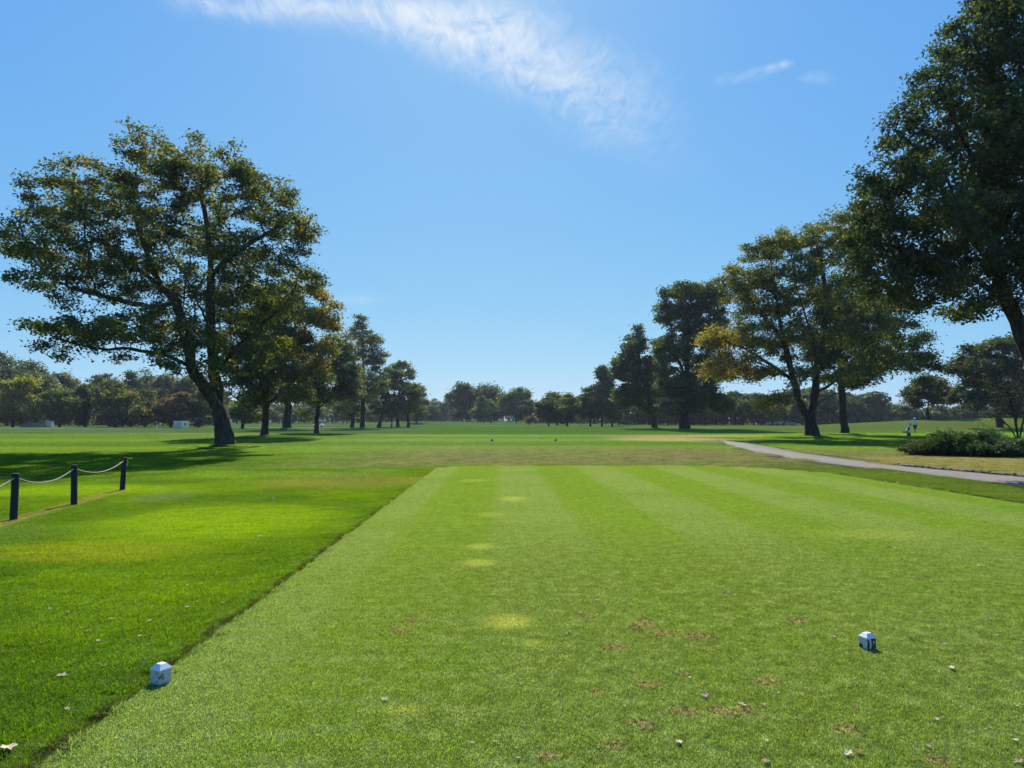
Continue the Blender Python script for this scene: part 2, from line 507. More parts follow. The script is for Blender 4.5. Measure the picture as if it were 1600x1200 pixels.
def build_grass():
    S = .4
    short = blade_patch(S, 6400, .0115, .0032, 1.3, 1, .04)
    long_ = blade_patch(S, 4600, .034, .0044, 1.5, 2, .05)
    # tee: grid lined up with its straight edges
    wx, wy = scatter(S, 2.4, TEE_Y1 - .05, lambda X, Y, sd: (sd < -.16), x_off=(TEE_X0 % S) - S * .5 + .0 + S, y_off=0)
    n = len(wx)
    grass('tee_grass', short, np.stack([wx, wy, np.zeros(n)], -1), rng.integers(0, 4, n) * math.pi / 2 + TA, np.ones((n, 3)), 'close-mown striped grass of the teeing ground')
    # rough left and behind the tee
    P_, R_, S_ = [], [], []
    wx, wy = scatter(S, 2.4, 20, lambda X, Y, sd: sd > .17, x_off=(TEE_X0 % S) + S * .5)
    P_.append(np.stack([wx, wy, ground_z(wx, wy)], -1)); R_.append(rng.integers(0, 4, len(wx)) * math.pi / 2 + TA)
    S_.append(np.stack([np.ones(len(wx)), np.ones(len(wx)), .75 + .5 * rng.random(len(wx))], -1))
    wx, wy = scatter(S, 20, TEE_Y1 + 1.4, lambda X, Y, sd: (sd > .17) & (sd < 1.5), x_off=(TEE_X0 % S) + S * .5)
    P_.append(np.stack([wx, wy, ground_z(wx, wy)], -1)); R_.append(rng.integers(0, 4, len(wx)) * math.pi / 2 + TA); S_.append(np.ones((len(wx), 3)))
    for (st, y0, y1, sc, hz) in [(1.2, 20.2, 46, 3.0, 1.15), (3.2, 46.5, 88, 8.0, 1.1)]:
        wx, wy = scatter(st, y0, y1, lambda X, Y, sd: sd > st * .45)
        P_.append(np.stack([wx, wy, ground_z(wx, wy)], -1)); R_.append(rng.integers(0, 4, len(wx)) * math.pi / 2 + TA)
        S_.append(np.stack([np.full(len(wx), sc), np.full(len(wx), sc), hz * (.8 + .4 * rng.random(len(wx)))], -1))
    grass('rough_grass', long_, np.concatenate(P_), np.concatenate(R_), np.concatenate(S_), 'longer uneven grass around the teeing ground and under the trees')

def build_edge_tufts():
    g = np.random.default_rng(55)
    tuft = blade_patch(.16, 420, .050, .0046, 1.7, 3, .10)
    n = 520
    yl = 2.2 + 23 * g.random(n) ** 1.2
    xl = TEE_X0 - .02 - np.abs(g.normal(size=n)) * .07 + .05 * np.sin(yl * 2.3) * g.random(n)
    wx, wy = to_world(xl, yl)
    m = 240
    xr = TEE_X1 + .05 + np.abs(g.normal(size=m)) * .1; yr = 7 + 14 * g.random(m)
    rx, ry = to_world(xr, yr)
    wx = np.concatenate([wx, rx]); wy = np.concatenate([wy, ry]); n += m
    sc = (.5 + .6 * g.random(n))[:, None] * np.array([1, 1, 1.0]); sc[:, 2] *= .6 + .6 * g.random(n)
    grass('edge_grass', tuft, np.stack([wx, wy, np.full(n, -.02)], -1), g.random(n) * 6.28, sc, 'ragged uncut tufts along the edges of the teeing ground')

# ------------------------------------------------------------------ trees
def m_leaf():
    m = new_mat('leaves')
    a = N.node('ShaderNodeAttribute', attribute_name='tint')
    d = N.node('ShaderNodeBsdfDiffuse'); t = N.node('ShaderNodeBsdfTranslucent'); g = N.node('ShaderNodeBsdfGlossy')
    N.tree.links.new(a.outputs['Color'], d.inputs[0])
    tc = N.node('ShaderNodeMix', data_type='RGBA', blend_type='MULTIPLY'); tc.inputs[0].default_value = 1
    N.tree.links.new(a.outputs['Color'], tc.inputs[6]); tc.inputs[7].default_value = (1.6, 1.5, .6, 1)
    N.tree.links.new(tc.outputs[2], t.inputs[0])
    g.inputs['Roughness'].default_value = .48; g.inputs[0].default_value = (.95, .97, 1, 1)
    mx = N.node('ShaderNodeMixShader'); mx.inputs[0].default_value = .54
    N.tree.links.new(d.outputs[0], mx.inputs[1]); N.tree.links.new(t.outputs[0], mx.inputs[2])
    m2 = N.node('ShaderNodeMixShader'); m2.inputs[0].default_value = .04
    N.tree.links.new(mx.outputs[0], m2.inputs[1]); N.tree.links.new(g.outputs[0], m2.inputs[2])
    finish(m2.outputs[0])
    return m
def m_bark(name, a, b):
    m = new_mat(name)
    tc = N(N.node('ShaderNodeTexCoord').outputs['Object'])
    s = vscale(tc, (1, 1, .35))
    f = noise(s, 6, 5, .65); h = noise(vscale(tc, (1, 1, .25)), 22, 4, .7)
    finish(principled(cmix(sstep(.35, .65, f), a, b), .9, .15, bump=h, bstr=.9, bdist=.06))
    return m
M_LEAF = m_leaf()
M_BARK = m_bark('bark', (.022, .018, .014), (.062, .052, .042))
M_BARKP = m_bark('plane_bark', (.028, .023, .017), (.085, .072, .055))

def grow(init, blobs, n_attr, step, kill, g, iters=110, holes=(), up=.12, void=0, vth=-.45):
    """space colonisation: init = list of polylines (arrays of points) forming trunk and limbs; returns positions, parents"""
    pos_ = []; par = []
    for (pl, pi) in init:                          # pl points, pi = index (polyline, point) to hang from or None
        last = -1 if pi is None else pi
        for k, p in enumerate(pl):
            if k == 0 and pi is not None: continue
            pos_.append(p); par.append(last); last = len(pos_) - 1
    pos_ = np.array(pos_); par = np.array(par)
    att = []
    vol = np.array([(b['r'][0] * b['r'][1] * b['r'][2]) ** .72 for b in blobs]); vol = vol / vol.sum()
    for b, v in zip(blobs, vol):
        k = max(8, int(n_attr * v))
        u = g.normal(size=(k, 3)); u /= np.linalg.norm(u, axis=1)[:, None]
        u *= (g.random(k) ** .42)[:, None]
        att.append(b['c'] + u * b['r'])
    att = np.concatenate(att)
    if void:
        f = 2 * math.pi / void; ph = g.random(6) * 6.3; a_ = att * f
        v = np.sin(a_[:, 0] + ph[0] + .7 * np.sin(a_[:, 2] * .6)) + np.sin(a_[:, 1] * .9 + ph[1]) + 1.25 * np.sin(a_[:, 2] * 1.35 + ph[2] + .8 * np.sin(a_[:, 0] * .5 + ph[4])) + .6 * np.sin((a_[:, 0] + a_[:, 1]) * 1.7 + ph[3])
        att = att[v > vth]
    for (hx, hz, rx, rz) in holes:
        att = att[((att[:, 0] - hx) / rx) ** 2 + ((att[:, 2] - hz) / rz) ** 2 > 1]
    allatt = att.copy()
    def near(A, B):
        d = np.linalg.norm(A[:, None, :] - B[None], axis=2)
        i = d.argmin(1); return i, d[np.arange(len(A)), i]
    start = 0
    near_i, near_d = near(att, pos_)
    for it in range(iters):
        if len(att) == 0: break
        d = att - pos_[near_i]; d /= np.maximum(near_d, 1e-6)[:, None]
        acc = np.zeros_like(pos_); np.add.at(acc, near_i, d)
        ids = np.unique(near_i)
        v = acc[ids]; v /= np.maximum(np.linalg.norm(v, axis=1), 1e-6)[:, None]
        v = v + g.normal(size=v.shape) * .22; v[:, 2] += up * .3
        v /= np.linalg.norm(v, axis=1)[:, None]
        newp = pos_[ids] + v * step
        b0 = len(pos_)
        pos_ = np.concatenate([pos_, newp]); par = np.concatenate([par, ids])
        ni, ndist = near(att, newp)
        better = ndist < near_d
        near_i = np.where(better, ni + b0, near_i); near_d = np.where(better, ndist, near_d)
        keep = near_d > kill
        att, near_i, near_d = att[keep], near_i[keep], near_d[keep]
    return pos_, par, allatt

def skeleton_mesh(pos_, par, rad, n_big=9):
    """tubes along the branches, following the thickest child"""
    n = len(pos_)
    kids = [[] for _ in range(n)]
    for i in range(n):
        if par[i] >= 0: kids[par[i]].append(i)
    V, Fl, Tt = [], [], []
    off = 0
    stack = [(i, None) for i in range(n) if par[i] < 0]
    while stack:
        s, p0 = stack.pop()
        chain = ([p0] if p0 is not None else []) + [s]
        cur = s
        while kids[cur]:
            ks = sorted(kids[cur], key=lambda k: -rad[k])
            for k in ks[1:]: stack.append((k, cur))
            cur = ks[0]; chain.append(cur)
        if len(chain) < 2: continue
        P = pos_[chain]; r = rad[chain].copy()
        if p0 is not None: r[0] = min(rad[p0] * .8, r[1] * 1.15)
        r[-1] *= .5
        rm = r.max()
        m = 14 if rm > .45 else n_big if rm > .15 else 6 if rm > .06 else 4 if rm > .025 else 3
        t = np.gradient(P, axis=0); t /= np.maximum(np.linalg.norm(t, axis=1), 1e-9)[:, None]
        ref = np.array([1.0, .13, .05]) if abs(t[0][0]) < .8 else np.array([.1, 1.0, .05])
        a = np.cross(t, ref); a /= np.maximum(np.linalg.norm(a, axis=1), 1e-9)[:, None]
        b = np.cross(t, a)
        th = np.arange(m) * 2 * math.pi / m
        lump = 1 + (.10 * np.sin(th * 3 + P[:, 2:3] * 2.1) + .06 * np.sin(th * 5 - P[:, 2:3] * 3.3) if rm > .15 else 0 * th)
        ring = P[:, None, :] + (r[:, None] * lump)[:, :, None] * (np.cos(th)[None, :, None] * a[:, None, :] + np.sin(th)[None, :, None] * b[:, None, :])
        k = len(chain)
        V.append(ring.reshape(-1, 3))
        i = (np.arange(k - 1)[:, None] * m + np.arange(m)[None, :])
        j = (np.arange(k - 1)[:, None] * m + (np.arange(m)[None, :] + 1) % m)
        q = np.stack([i, j, j + m, i + m], -1).reshape(-1, 4) + off
        Fl.append(q.ravel()); Tt.append(np.full(len(q), 4))
        off += k * m
    return np.concatenate(V), np.concatenate(Fl), np.concatenate(Tt)

def leaf_mesh(C, size, g, cols, flat=.6, aspect=.62):
    """folded rhombic leaves at centres C"""
    n = len(C)
    nrm = g.normal(size=(n, 3)); nrm[:, 2] = np.abs(nrm[:, 2]) * 1.0 + flat; nrm /= np.linalg.norm(nrm, axis=1)[:, None]
    d = g.normal(size=(n, 3)); d[:, 2] -= .35
    d -= nrm * (d * nrm).sum(1)[:, None]; d /= np.linalg.norm(d, axis=1)[:, None]
    s = np.cross(nrm, d)
    L = size * (.6 + .8 * g.random(n)); W = L * aspect * (.8 + .4 * g.random(n))
    L = L[:, None]; W = W[:, None]
    bend = nrm * L * (.10 + .15 * g.random((n, 1)))
    A = C - d * L * .5; B = C + s * W * .5 + bend + d * L * .08; T = C + d * L * .5; D = C - s * W * .5 + bend + d * L * .08
    V = np.stack([A, B, T, D], 1).reshape(-1, 3)
    b = 4 * np.arange(n)[:, None]
    fl = np.concatenate([b + np.array([0, 1, 2]), b + np.array([0, 2, 3])], 1).ravel()
    return V, fl, np.full(2 * n, 3), np.repeat(cols, 4, 0)

PAL = {  # leaf colours: (dark, light, turning)
    'plane': ((.032, .054, .012), (.102, .140, .026), (.26, .205, .028)),
    'oak': ((.020, .038, .010), (.058, .086, .019), (.14, .135, .025)),
    'dark': ((.026, .046, .014), (.075, .108, .028), (.13, .15, .04)),
    'grey': ((.055, .075, .042), (.135, .160, .095), (.17, .17, .07)),
    'yellow': ((.08, .095, .016), (.20, .235, .030), (.27, .26, .03)),
    'rust': ((.075, .055, .025), (.135, .115, .048), (.21, .125, .04)),
    'far': ((.032, .056, .018), (.100, .140, .042), (.18, .17, .04)),
    'fargreen': ((.042, .074, .020), (.135, .190, .045), (.21, .21, .05)),
}

def tree(name, label, cat, base, init, blobs, pal, n_attr, step, kill, n_leaf, leaf, seed, trunk_r, group=None, holes=(), spread=.32,
         bark=None, minr=None, up=.12, flat=.6, sag=.5, crown='crown', aspect=.62, void=0, vth=-.45, tip=.011):
    """a tree: an Empty at its foot > trunk (with limbs) and crown (leaves)"""
    g = np.random.default_rng(seed)
    base = np.array(base, float)
    P, par, att = grow(init, blobs, n_attr, step, kill, g, holes=holes, up=up, void=void, vth=vth)
    n = len(P)
    nk = np.zeros(n, int)
    for p in par:
        if p >= 0: nk[p] += 1
    acc = np.zeros(n); ex = 2.35
    for i in range(n - 1, -1, -1):
        if nk[i] == 0: acc[i] = tip ** ex
    order = np.argsort(-np.arange(n))
    # parents always precede children
    for i in order:
        if par[i] >= 0: acc[par[i]] += acc[i]
    rad = acc ** (1 / ex)
    trunk_r = trunk_r * .70
    k = trunk_r / rad[0]
    rad = np.where(rad > .03, .03 + (rad - .03) * (trunk_r - .03) / max(rad[0] - .03, 1e-3), rad * max(.8, min(k, 1.6)))
    if minr is not None:
        rad[:len(minr)] = np.maximum(rad[:len(minr)], minr)
    # root flare
    h = P[:, 2] - base[2]
    fl = np.where((h < trunk_r * 3.2) & (rad > trunk_r * .4), 1 + .42 * np.clip(1 - h / (trunk_r * 3.2), 0, 1) ** 2, 1)
    rad = rad * fl
    root = empty(name, base, label, cat, group)
    V, Fl, Tt = skeleton_mesh(P - base, par, rad)
    mesh_np('trunk', V, Fl, Tt, bark or M_BARK, root, smooth_sh=True)
    if n_leaf:
        nd = np.where((rad < .045) & (np.arange(n) > 3))[0]
        w = np.where(nk[nd] == 0, 2.2, 1.0); w /= w.sum()
        # leaves gather in sprays round the twigs, unevenly
        lush = np.clip(g.gamma(.9, 1.1, n), .05, 4)
        w = w * lush[nd]; w /= w.sum()
        pick = nd[g.choice(len(nd), n_leaf, p=w)]
        offs = g.normal(size=(n_leaf, 3)) * spread * np.array([1, 1, .55]); offs[:, 2] -= spread * .2 * sag
        C = P[pick] + offs
        for (hx, hz, rx, rz) in holes:
            C = C[((C[:, 0] - hx) / rx) ** 2 + ((C[:, 2] - hz) / rz) ** 2 > .85]
        C = C[C[:, 2] > base[2] + .1]
        m = len(C)
        dk, lt, tn = (np.array(c) * q_ for c, q_ in zip(PAL[pal], (.68, 1.08, 1.0)))
        # colour: per leaf, with sprays that turn earlier and blobs named as turning
        D = np.stack([np.linalg.norm((C - b['c']) / b['r'], axis=1) for b in blobs], 1)
        tb = np.array([b['t'] for b in blobs])[D.argmin(1)]
        c3 = np.sin(C[:, 0] * 1.7 + seed) + np.sin(C[:, 1] * 1.3 + 2 * seed) + np.sin(C[:, 2] * 1.9 + seed * 3)
        f = np.clip(.42 + .13 * c3 + .28 * g.normal(size=m), 0, 1)[:, None]
        col = dk + (lt - dk) * f
        tt = (g.random(m) < np.clip(tb * 1.35 + .07 * c3, .01, .95))[:, None]
        col = np.where(tt, tn * (.55 + .7 * g.random((m, 1))), col)
        V, Fl, Tt, cl = leaf_mesh(C - base, leaf, g, col, flat, aspect)
        mesh_np(crown, V, Fl, Tt, M_LEAF, root, cols=cl)
    return root

def px_tree(name, label, base_px, D, lines, blobs, pal, n_attr, step, kill, n_leaf, leaf, seed, trunk_r, holes=(), cat='tree', **kw):
    """hero tree. base_px: column of the foot; D: metres ahead; lines: limbs [(px, py, depth offset), ...], the first the trunk;
    blobs: (px, py, rx, ry, depth offset, depth radius, turning share)"""
    k = D / F
    bx = gx(base_px, D); bz = float(ground_z(bx, D))
    base = np.array([bx, D, bz])
    init = []; allp = []; minr = []
    for li, ln in enumerate(lines):
        pts = [at(px, py, D + o) if i or li else np.array([bx, D, bz - .15]) for i, (px, py, o) in enumerate(ln)]
        # subdivide
        out = [pts[0]]
        for a, b in zip(pts[:-1], pts[1:]):
            m = max(1, int(np.linalg.norm(b - a) / step))
            for q in range(1, m + 1):
                out.append(a + (b - a) * q / m + (rng.normal(size=3) * step * .07 if q < m else 0))
        if li == 0:
            init.append((np.array(out), None)); allp += out
        else:
            dd = np.linalg.norm(np.array(allp) - out[0], axis=1); hang = int(dd.argmin())
            init.append((np.array(out), hang)); allp += out[1:]
    bl = [dict(c=at(b[0], b[1], D + b[4]), r=np.array([b[2] * k, b[5], b[3] * k]), t=b[6] if len(b) > 6 else .05) for b in blobs]
    hl = [(at(h[0], h[1], D)[0], at(h[0], h[1], D)[2], h[2] * k, h[3] * k) for h in holes]
    return tree(name, label, cat, base, init, bl, pal, n_attr, step, kill, n_leaf, leaf, seed, trunk_r, holes=hl, **kw)

def build_hero_trees():
    # great plane tree on the left
    px_tree('plane_tree', 'big leaning plane tree with broad open crown, its trunk nearest the rope fence', 353, 42, [
        [(353, 702, 0), (351, 680, 0), (348, 660, 0), (344, 645, 0), (340, 620, .3), (335, 585, .5), (331, 540, .5), (328, 460, 0), (329, 400, 0), (322, 340, 0), (312, 285, 0)],
        [(345, 648, 0), (322, 610, -.8), (300, 575, -1.4), (288, 520, -1), (277, 473, -.5), (250, 447, .5), (215, 420, 1), (175, 385, 1)],
        [(300, 575, -1.4), (262, 556, -2.2), (205, 545, -3), (145, 545, -3), (95, 530, -2)],
        [(284, 505, -1), (288, 468, 0), (288, 456, .3), (294, 432, .6), (300, 390, 1)],
        [(250, 447, .5), (225, 380, 2), (205, 320, 2), (215, 260, 1)],
        [(335, 585, .5), (372, 540, 1), (412, 505, 2), (450, 470, 2)],
        [(328, 430, 0), (362, 400, -2), (415, 365, -2), (460, 340, -1)],
        [(331, 540, .5), (322, 500, -3), (300, 450, -5), (270, 400, -6)],
        [(329, 480, 0), (350, 430, 3), (350, 380, 5), (340, 330, 5)],
        [(277, 473, -.5), (235, 480, -2), (170, 465, -3), (110, 450, -2)],
    ], [(250, 255, 60, 50, 0, 4.5, .22), (235, 222, 24, 28, 0, 2, .25), (330, 278, 80, 52, 0, 5, .2), (400, 305, 58, 45, 0, 4, .16), (458, 345, 38, 40, 0, 3, .1),
        (150, 300, 68, 52, 0, 4.5, .2), (82, 312, 46, 40, 0, 3.5, .16), (62, 380, 48, 40, 0, 3.5, .08), (140, 385, 85, 52, -1, 6, .05), (120, 440, 85, 30, -1, 5, .03),
        (245, 350, 90, 60, 0, 7, .08), (395, 395, 75, 48, 0, 5, .05), (370, 470, 95, 42, 2, 5, .04), (215, 515, 105, 32, -2, 5, .03), (85, 505, 58, 26, -2, 3, .02),
        (140, 553, 70, 16, -2, 3, .02), (300, 545, 75, 42, -3, 4, .03), (385, 545, 70, 42, 0, 4.5, .05), (470, 425, 35, 30, 1, 3, .06), (440, 360, 40, 30, 0, 4, .08), (30, 395, 22, 16, 0, 2, .05),
        (225, 430, 70, 30, 0, 5, .03), (420, 460, 60, 30, 0, 4, .05)],
        'plane', 5200, .36, .56, 98000, .175, 11, .62, void=3.0, holes=[(308, 457, 17, 15), (262, 470, 9, 8), (345, 455, 8, 12)], bark=M_BARKP, spread=.26)
    # plane trees on the right
    px_tree('plane_tree', 'spreading plane tree with forked trunk and yellowing left side beside the cart path', 1268, 64, [
        [(1268, 685, 0), (1267, 668, 0), (1265, 650, 0), (1271, 630, .3), (1274, 605, .5), (1275, 585, .5), (1286, 530, .5), (1292, 470, 0), (1285, 420, 0), (1275, 380, 0)],
        [(1264, 652, 0), (1254, 639, -.3), (1246, 625, -.6), (1243, 604, -.8), (1238, 586, -1), (1224, 530, -1), (1214, 470, -1), (1205, 420, 0)],
        [(1280, 612, .5), (1292, 605, 1), (1306, 594, 1.4), (1330, 575, 2), (1370, 560, 2)],
        [(1272, 632, .3), (1296, 619, -1), (1315, 612, -2), (1345, 600, -3)],
        [(1240, 596, -.8), (1205, 570, -2), (1165, 545, -3), (1130, 530, -3)],
        [(1243, 615, -.8), (1225, 618, -3), (1210, 620, -5)],
        [(1275, 575, .5), (1270, 530, -3), (1255, 480, -5), (1240, 430, -5)],
        [(1224, 530, -1), (1190, 490, 1), (1160, 450, 2)],
    ], [(1275, 365, 50, 26, 0, 5, .12), (1220, 385, 45, 32, 0, 5, .15), (1180, 395, 26, 26, 0, 3, .16), (1320, 385, 50, 42, 0, 6, .08), (1150, 445, 42, 30, 0, 4, .22),
        (1225, 450, 80, 45, 0, 7, .12), (1130, 535, 38, 28, -2, 4, .5), (1180, 515, 66, 40, 0, 6, .2), (1270, 520, 85, 46, 0, 7, .05), (1122, 580, 28, 22, -2, 3, .55),
        (1170, 580, 42, 20, -1, 4, .3), (1206, 628, 28, 20, -4, 3, .6), (1330, 490, 66, 50, 0, 6, .05), (1370, 555, 66, 26, 1, 5, .04), (1310, 585, 60, 16, -1, 5, .03), (1250, 585, 40, 18, -3, 3, .1)],
        'plane', 4600, .48, .74, 84000, .215, 12, .68, void=3.6, holes=[(1300, 622, 0, 0)][:0], bark=M_BARK, spread=.33)
    px_tree('plane_tree', 'slimmer single-trunk plane tree standing behind the forked plane tree', 1318, 77, [
        [(1318, 681, 0), (1318, 660, 0), (1317, 635, 0), (1315, 610, 0), (1312, 575, 0), (1318, 530, 0), (1325, 480, 0)],
        [(1315, 610, 0), (1340, 585, 1), (1375, 575, 2), (1415, 578, 2)],
        [(1313, 590, 0), (1335, 560, -2), (1370, 530, -3)],
        [(1318, 560, 0), (1295, 530, 2), (1280, 500, 3)],
    ], [(1350, 500, 70, 48, 0, 6, .03), (1395, 560, 58, 28, 0, 5, .08), (1436, 578, 26, 26, 0, 3, .08), (1320, 455, 46, 40, 0, 5, .04), (1350, 590, 45, 14, 0, 4, .03), (1290, 545, 40, 30, 2, 4, .03), (1425, 540, 32, 26, 0, 4, .04)],
        'oak', 1900, .55, .90, 44000, .25, 13, .5, void=3.6, spread=.42)
    # close dark tree at the right edge
    px_tree('maple_tree', 'tall dense dark green tree closest to the camera, overhanging the right edge', 1632, 25, [
        [(1632, 735, 0), (1630, 690, 0), (1626, 630, 0), (1612, 560, 0), (1598, 525, 0), (1578, 478, 0), (1562, 444, 0), (1552, 380, 0), (1545, 300, 0), (1540, 200, 0), (1545, 90, 0)],
        [(1600, 528, 0), (1640, 450, 1), (1660, 350, 1.5), (1665, 230, 1.5), (1655, 100, 1)],
        [(1578, 478, 0), (1530, 440, -.8), (1480, 410, -1.2), (1420, 390, -1), (1375, 380, 0)],
        [(1562, 444, 0), (1510, 350, 1), (1460, 280, 1.4), (1420, 220, 1.2)],
        [(1545, 300, 0), (1500, 210, -1), (1470, 140, -1)],
        [(1552, 380, 0), (1600, 300, -2), (1620, 200, -2.5), (1600, 60, -2)],
        [(1560, 440, 0), (1545, 400, -2), (1500, 330, -3), (1470, 250, -3)],
        [(1548, 330, 0), (1570, 250, 2.5), (1560, 150, 3)],
        [(1620, 590, 0), (1680, 530, 0), (1730, 460, 0)],
    ], [(1545, 45, 62, 50, 0, 1.9, .02), (1478, 118, 48, 50, 0, 1.7, .02), (1600, 130, 110, 90, 0, 3, .01), (1432, 190, 52, 46, 0, 1.8, .02), (1515, 230, 100, 75, 0, 2.9, .01), (1392, 275, 50, 42, 0, 1.6, .02),
        (1620, 290, 110, 85, 0, 3.2, 0), (1362, 335, 44, 34, 0, 1.4, .03), (1450, 355, 95, 68, 0, 2.8, .01), (1378, 415, 56, 42, 0, 1.8, .02), (1560, 390, 95, 62, 0, 2.8, 0), (1440, 455, 72, 30, 0, 2.0, .01),
        (1700, 200, 110, 140, 0, 3, 0), (1720, 400, 90, 90, 0, 2.6, 0), (1525, 478, 60, 22, 0, 1.8, 0), (1630, -50, 120, 60, 0, 2.8, 0), (1340, 380, 26, 24, 0, .9, .03), (1500, 60, 34, 34, 0, 1.3, .02), (1400, 480, 40, 18, 0, 1.2, .02), (1600, 455, 50, 30, -1, 1.6, 0), (1650, 530, 45, 36, .5, 1.4, 0)],
        'oak', 6500, .24, .33, 138000, .13, 14, .42, void=1.7, vth=-.95, spread=.20, flat=.3)
    # dark pair in the middle right
    px_tree('oak_tree', 'large dark tree with very thick short trunk, left of the forked plane tree', 1069, 115, [
        [(1069, 672, 0), (1069, 655, 0), (1070, 640, 0), (1071, 610, 0), (1073, 570, 0), (1076, 520, 0), (1080, 470, 0)],
        [(1070, 640, 0), (1050, 615, 0), (1040, 590, 0)], [(1071, 610, 0), (1100, 570, 0), (1110, 520, 0)], [(1072, 590, 0), (1052, 545, 0), (1048, 500, 0)], [(1071, 625, 0), (1095, 605, -2), (1110, 595, -3)],
    ], [(1066, 458, 36, 22, 0, 4, .02), (1108, 470, 30, 28, 0, 4, .02), (1046, 492, 28, 22, 0, 4, .02), (1100, 515, 38, 38, 0, 5, .01), (1054, 545, 36, 30, 0, 5, .02), (1108, 575, 38, 34, 0, 5, .01), (1048, 600, 26, 26, 0, 5, .08), (1085, 615, 50, 26, 0, 6, .01), (1075, 500, 30, 30, 0, 4, .01), (1125, 630, 25, 18, 0, 4, .01), (1060, 635, 22, 14, 0, 3, .02)],
        'dark', 2600, .6, .95, 56000, .38, 15, .95, spread=.5, holes=[(1060, 520, 6, 5), (1058, 568, 7, 6), (1085, 545, 5, 4)])
    px_tree('oak_tree', 'dark tree with narrow upright top, beside the thick-trunked tree', 1022, 132, [
        [(1022, 670, 0), (1022, 655, 0), (1019, 640, 0), (1010, 615, 0), (1002, 580, 0), (998, 540, 0), (997, 510, 0)], [(1010, 615, 0), (985, 595, 0), (975, 575, 0)], [(1021, 650, 0), (1012, 642, -1), (1005, 635, -2)],
    ], [(997, 516, 10, 15, 0, 2, .02), (994, 536, 15, 16, 0, 3, .02), (991, 542, 22, 20, 0, 4, .02), (973, 572, 17, 26, 0, 4, .05), (1002, 588, 30, 32, 0, 5, .02), (984, 618, 28, 20, 0, 4, .03), (1016, 641, 14, 11, -3, 2, .4), (1022, 610, 16, 20, 0, 3, .02), (1030, 575, 14, 20, 0, 3, .02)],
        'dark', 1500, .65, 1.0, 30000, .42, 16, .62, spread=.5)
    # the row on the left, receding
    px_tree('plane_tree', 'bronze-green plane tree just behind the big leaning plane tree', 414, 68, [
        [(414, 684, 0), (415, 660, 0), (415, 640, 0), (418, 610, 0), (430, 560, 0), (445, 510, 0), (455, 470, 0)], [(413, 662, 0), (398, 645, 0), (382, 632, 0), (360, 615, 0)], [(416, 635, 0), (440, 610, 0), (470, 585, 0), (500, 560, 0)], [(430, 560, 0), (470, 520, 0), (495, 490, 0)], [(416, 630, 0), (405, 590, -2), (395, 550, -3)],
    ], [(400, 600, 55, 32, 0, 4, .05), (450, 560, 56, 44, 0, 5, .12), (494, 500, 36, 38, 0, 4, .45), (430, 500, 55, 42, 0, 5, .10), (512, 478, 18, 22, 0, 2, .5), (380, 560, 46, 40, 0, 4, .04), (470, 605, 46, 26, 0, 4, .12), (500, 555, 28, 30, 0, 3, .4), (425, 455, 46, 28, 0, 4, .12), (385, 510, 40, 35, 2, 4, .04), (480, 455, 24, 20, 0, 3, .3)],
        'plane', 2100, .5, .82, 52000, .24, 17, .42, void=3.6, spread=.40)
    px_tree('lime_tree', 'dark tree with straight trunk, second behind the big leaning plane tree', 449, 115, [
        [(449, 672, 0), (449, 650, 0), (450, 620, 0), (455, 580, 0), (458, 550, 0)], [(450, 630, 0), (425, 610, 0)], [(450, 625, 0), (480, 605, 0)],
    ], [(450, 600, 46, 30, 0, 5, .03), (458, 560, 40, 34, 0, 5, .05), (420, 620, 34, 18, 0, 4, .03), (488, 618, 30, 18, 0, 4, .1), (480, 580, 30, 26, 0, 4, .05)],
        'oak', 700, .7, 1.2, 12000, .42, 18, .75, spread=.55)
    px_tree('willow_tree', 'soft grey-green tree with one low left branch, in the left row', 495, 88, [
        [(495, 677, 0), (495, 660, 0), (496, 640, 0), (505, 600, 0), (518, 560, 0), (525, 525, 0)], [(494, 659, 0), (482, 650, 0), (470, 643, 0), (460, 632, 0)], [(497, 638, 0), (520, 620, 0), (540, 600, 0)], [(496, 640, 0), (485, 610, 0), (480, 590, 0)],
    ], [(524, 535, 26, 28, 0, 4, .03), (541, 585, 24, 36, 0, 4, .03), (502, 585, 34, 34, 0, 5, .05), (551, 612, 18, 15, 0, 3, .04), (482, 618, 26, 14, 0, 3, .12), (520, 618, 30, 18, 0, 4, .08), (545, 545, 12, 22, 0, 2, .02)],
        'grey', 1200, .5, .85, 24000, .28, 19, .36, void=3.6, spread=.42)
    px_tree('pine_tree', 'tall open feathery tree rising above the left row', 567, 132, [
        [(567, 670, 0), (567, 645, 0), (567, 600, 0), (567, 550, 0), (566, 500, 0)], [(567, 600, 0), (585, 575, 0)], [(567, 590, 0), (552, 570, 0)], [(567, 560, 0), (582, 535, 0)],
    ], [(565, 502, 13, 13, 0, 2, 0), (558, 522, 16, 13, 0, 3, 0), (580, 530, 18, 13, 0, 3, 0), (562, 550, 22, 16, 0, 4, 0), (588, 560, 17, 14, 0, 3, 0), (560, 582, 26, 18, 0, 4, 0), (594, 598, 18, 22, 0, 4, .02), (570, 612, 28, 20, 0, 4, .02), (552, 628, 22, 12, 0, 3, .1)],
        'grey', 1300, .55, .85, 19000, .33, 20, .5, spread=.42)
    px_tree('maple_tree', 'low tree with rusty lower branches in the left row, left of the feathery tree', 551, 154, [[(551, 668, 0), (551, 650, 0), (549, 630, 0), (545, 610, 0)]],
        [(543, 640, 24, 12, 0, 4, .35), (538, 622, 24, 16, 0, 4, .2), (556, 612, 20, 16, 0, 3, .1)], 'plane', 350, .8, 1.4, 6000, .5, 21, .5, spread=.6)
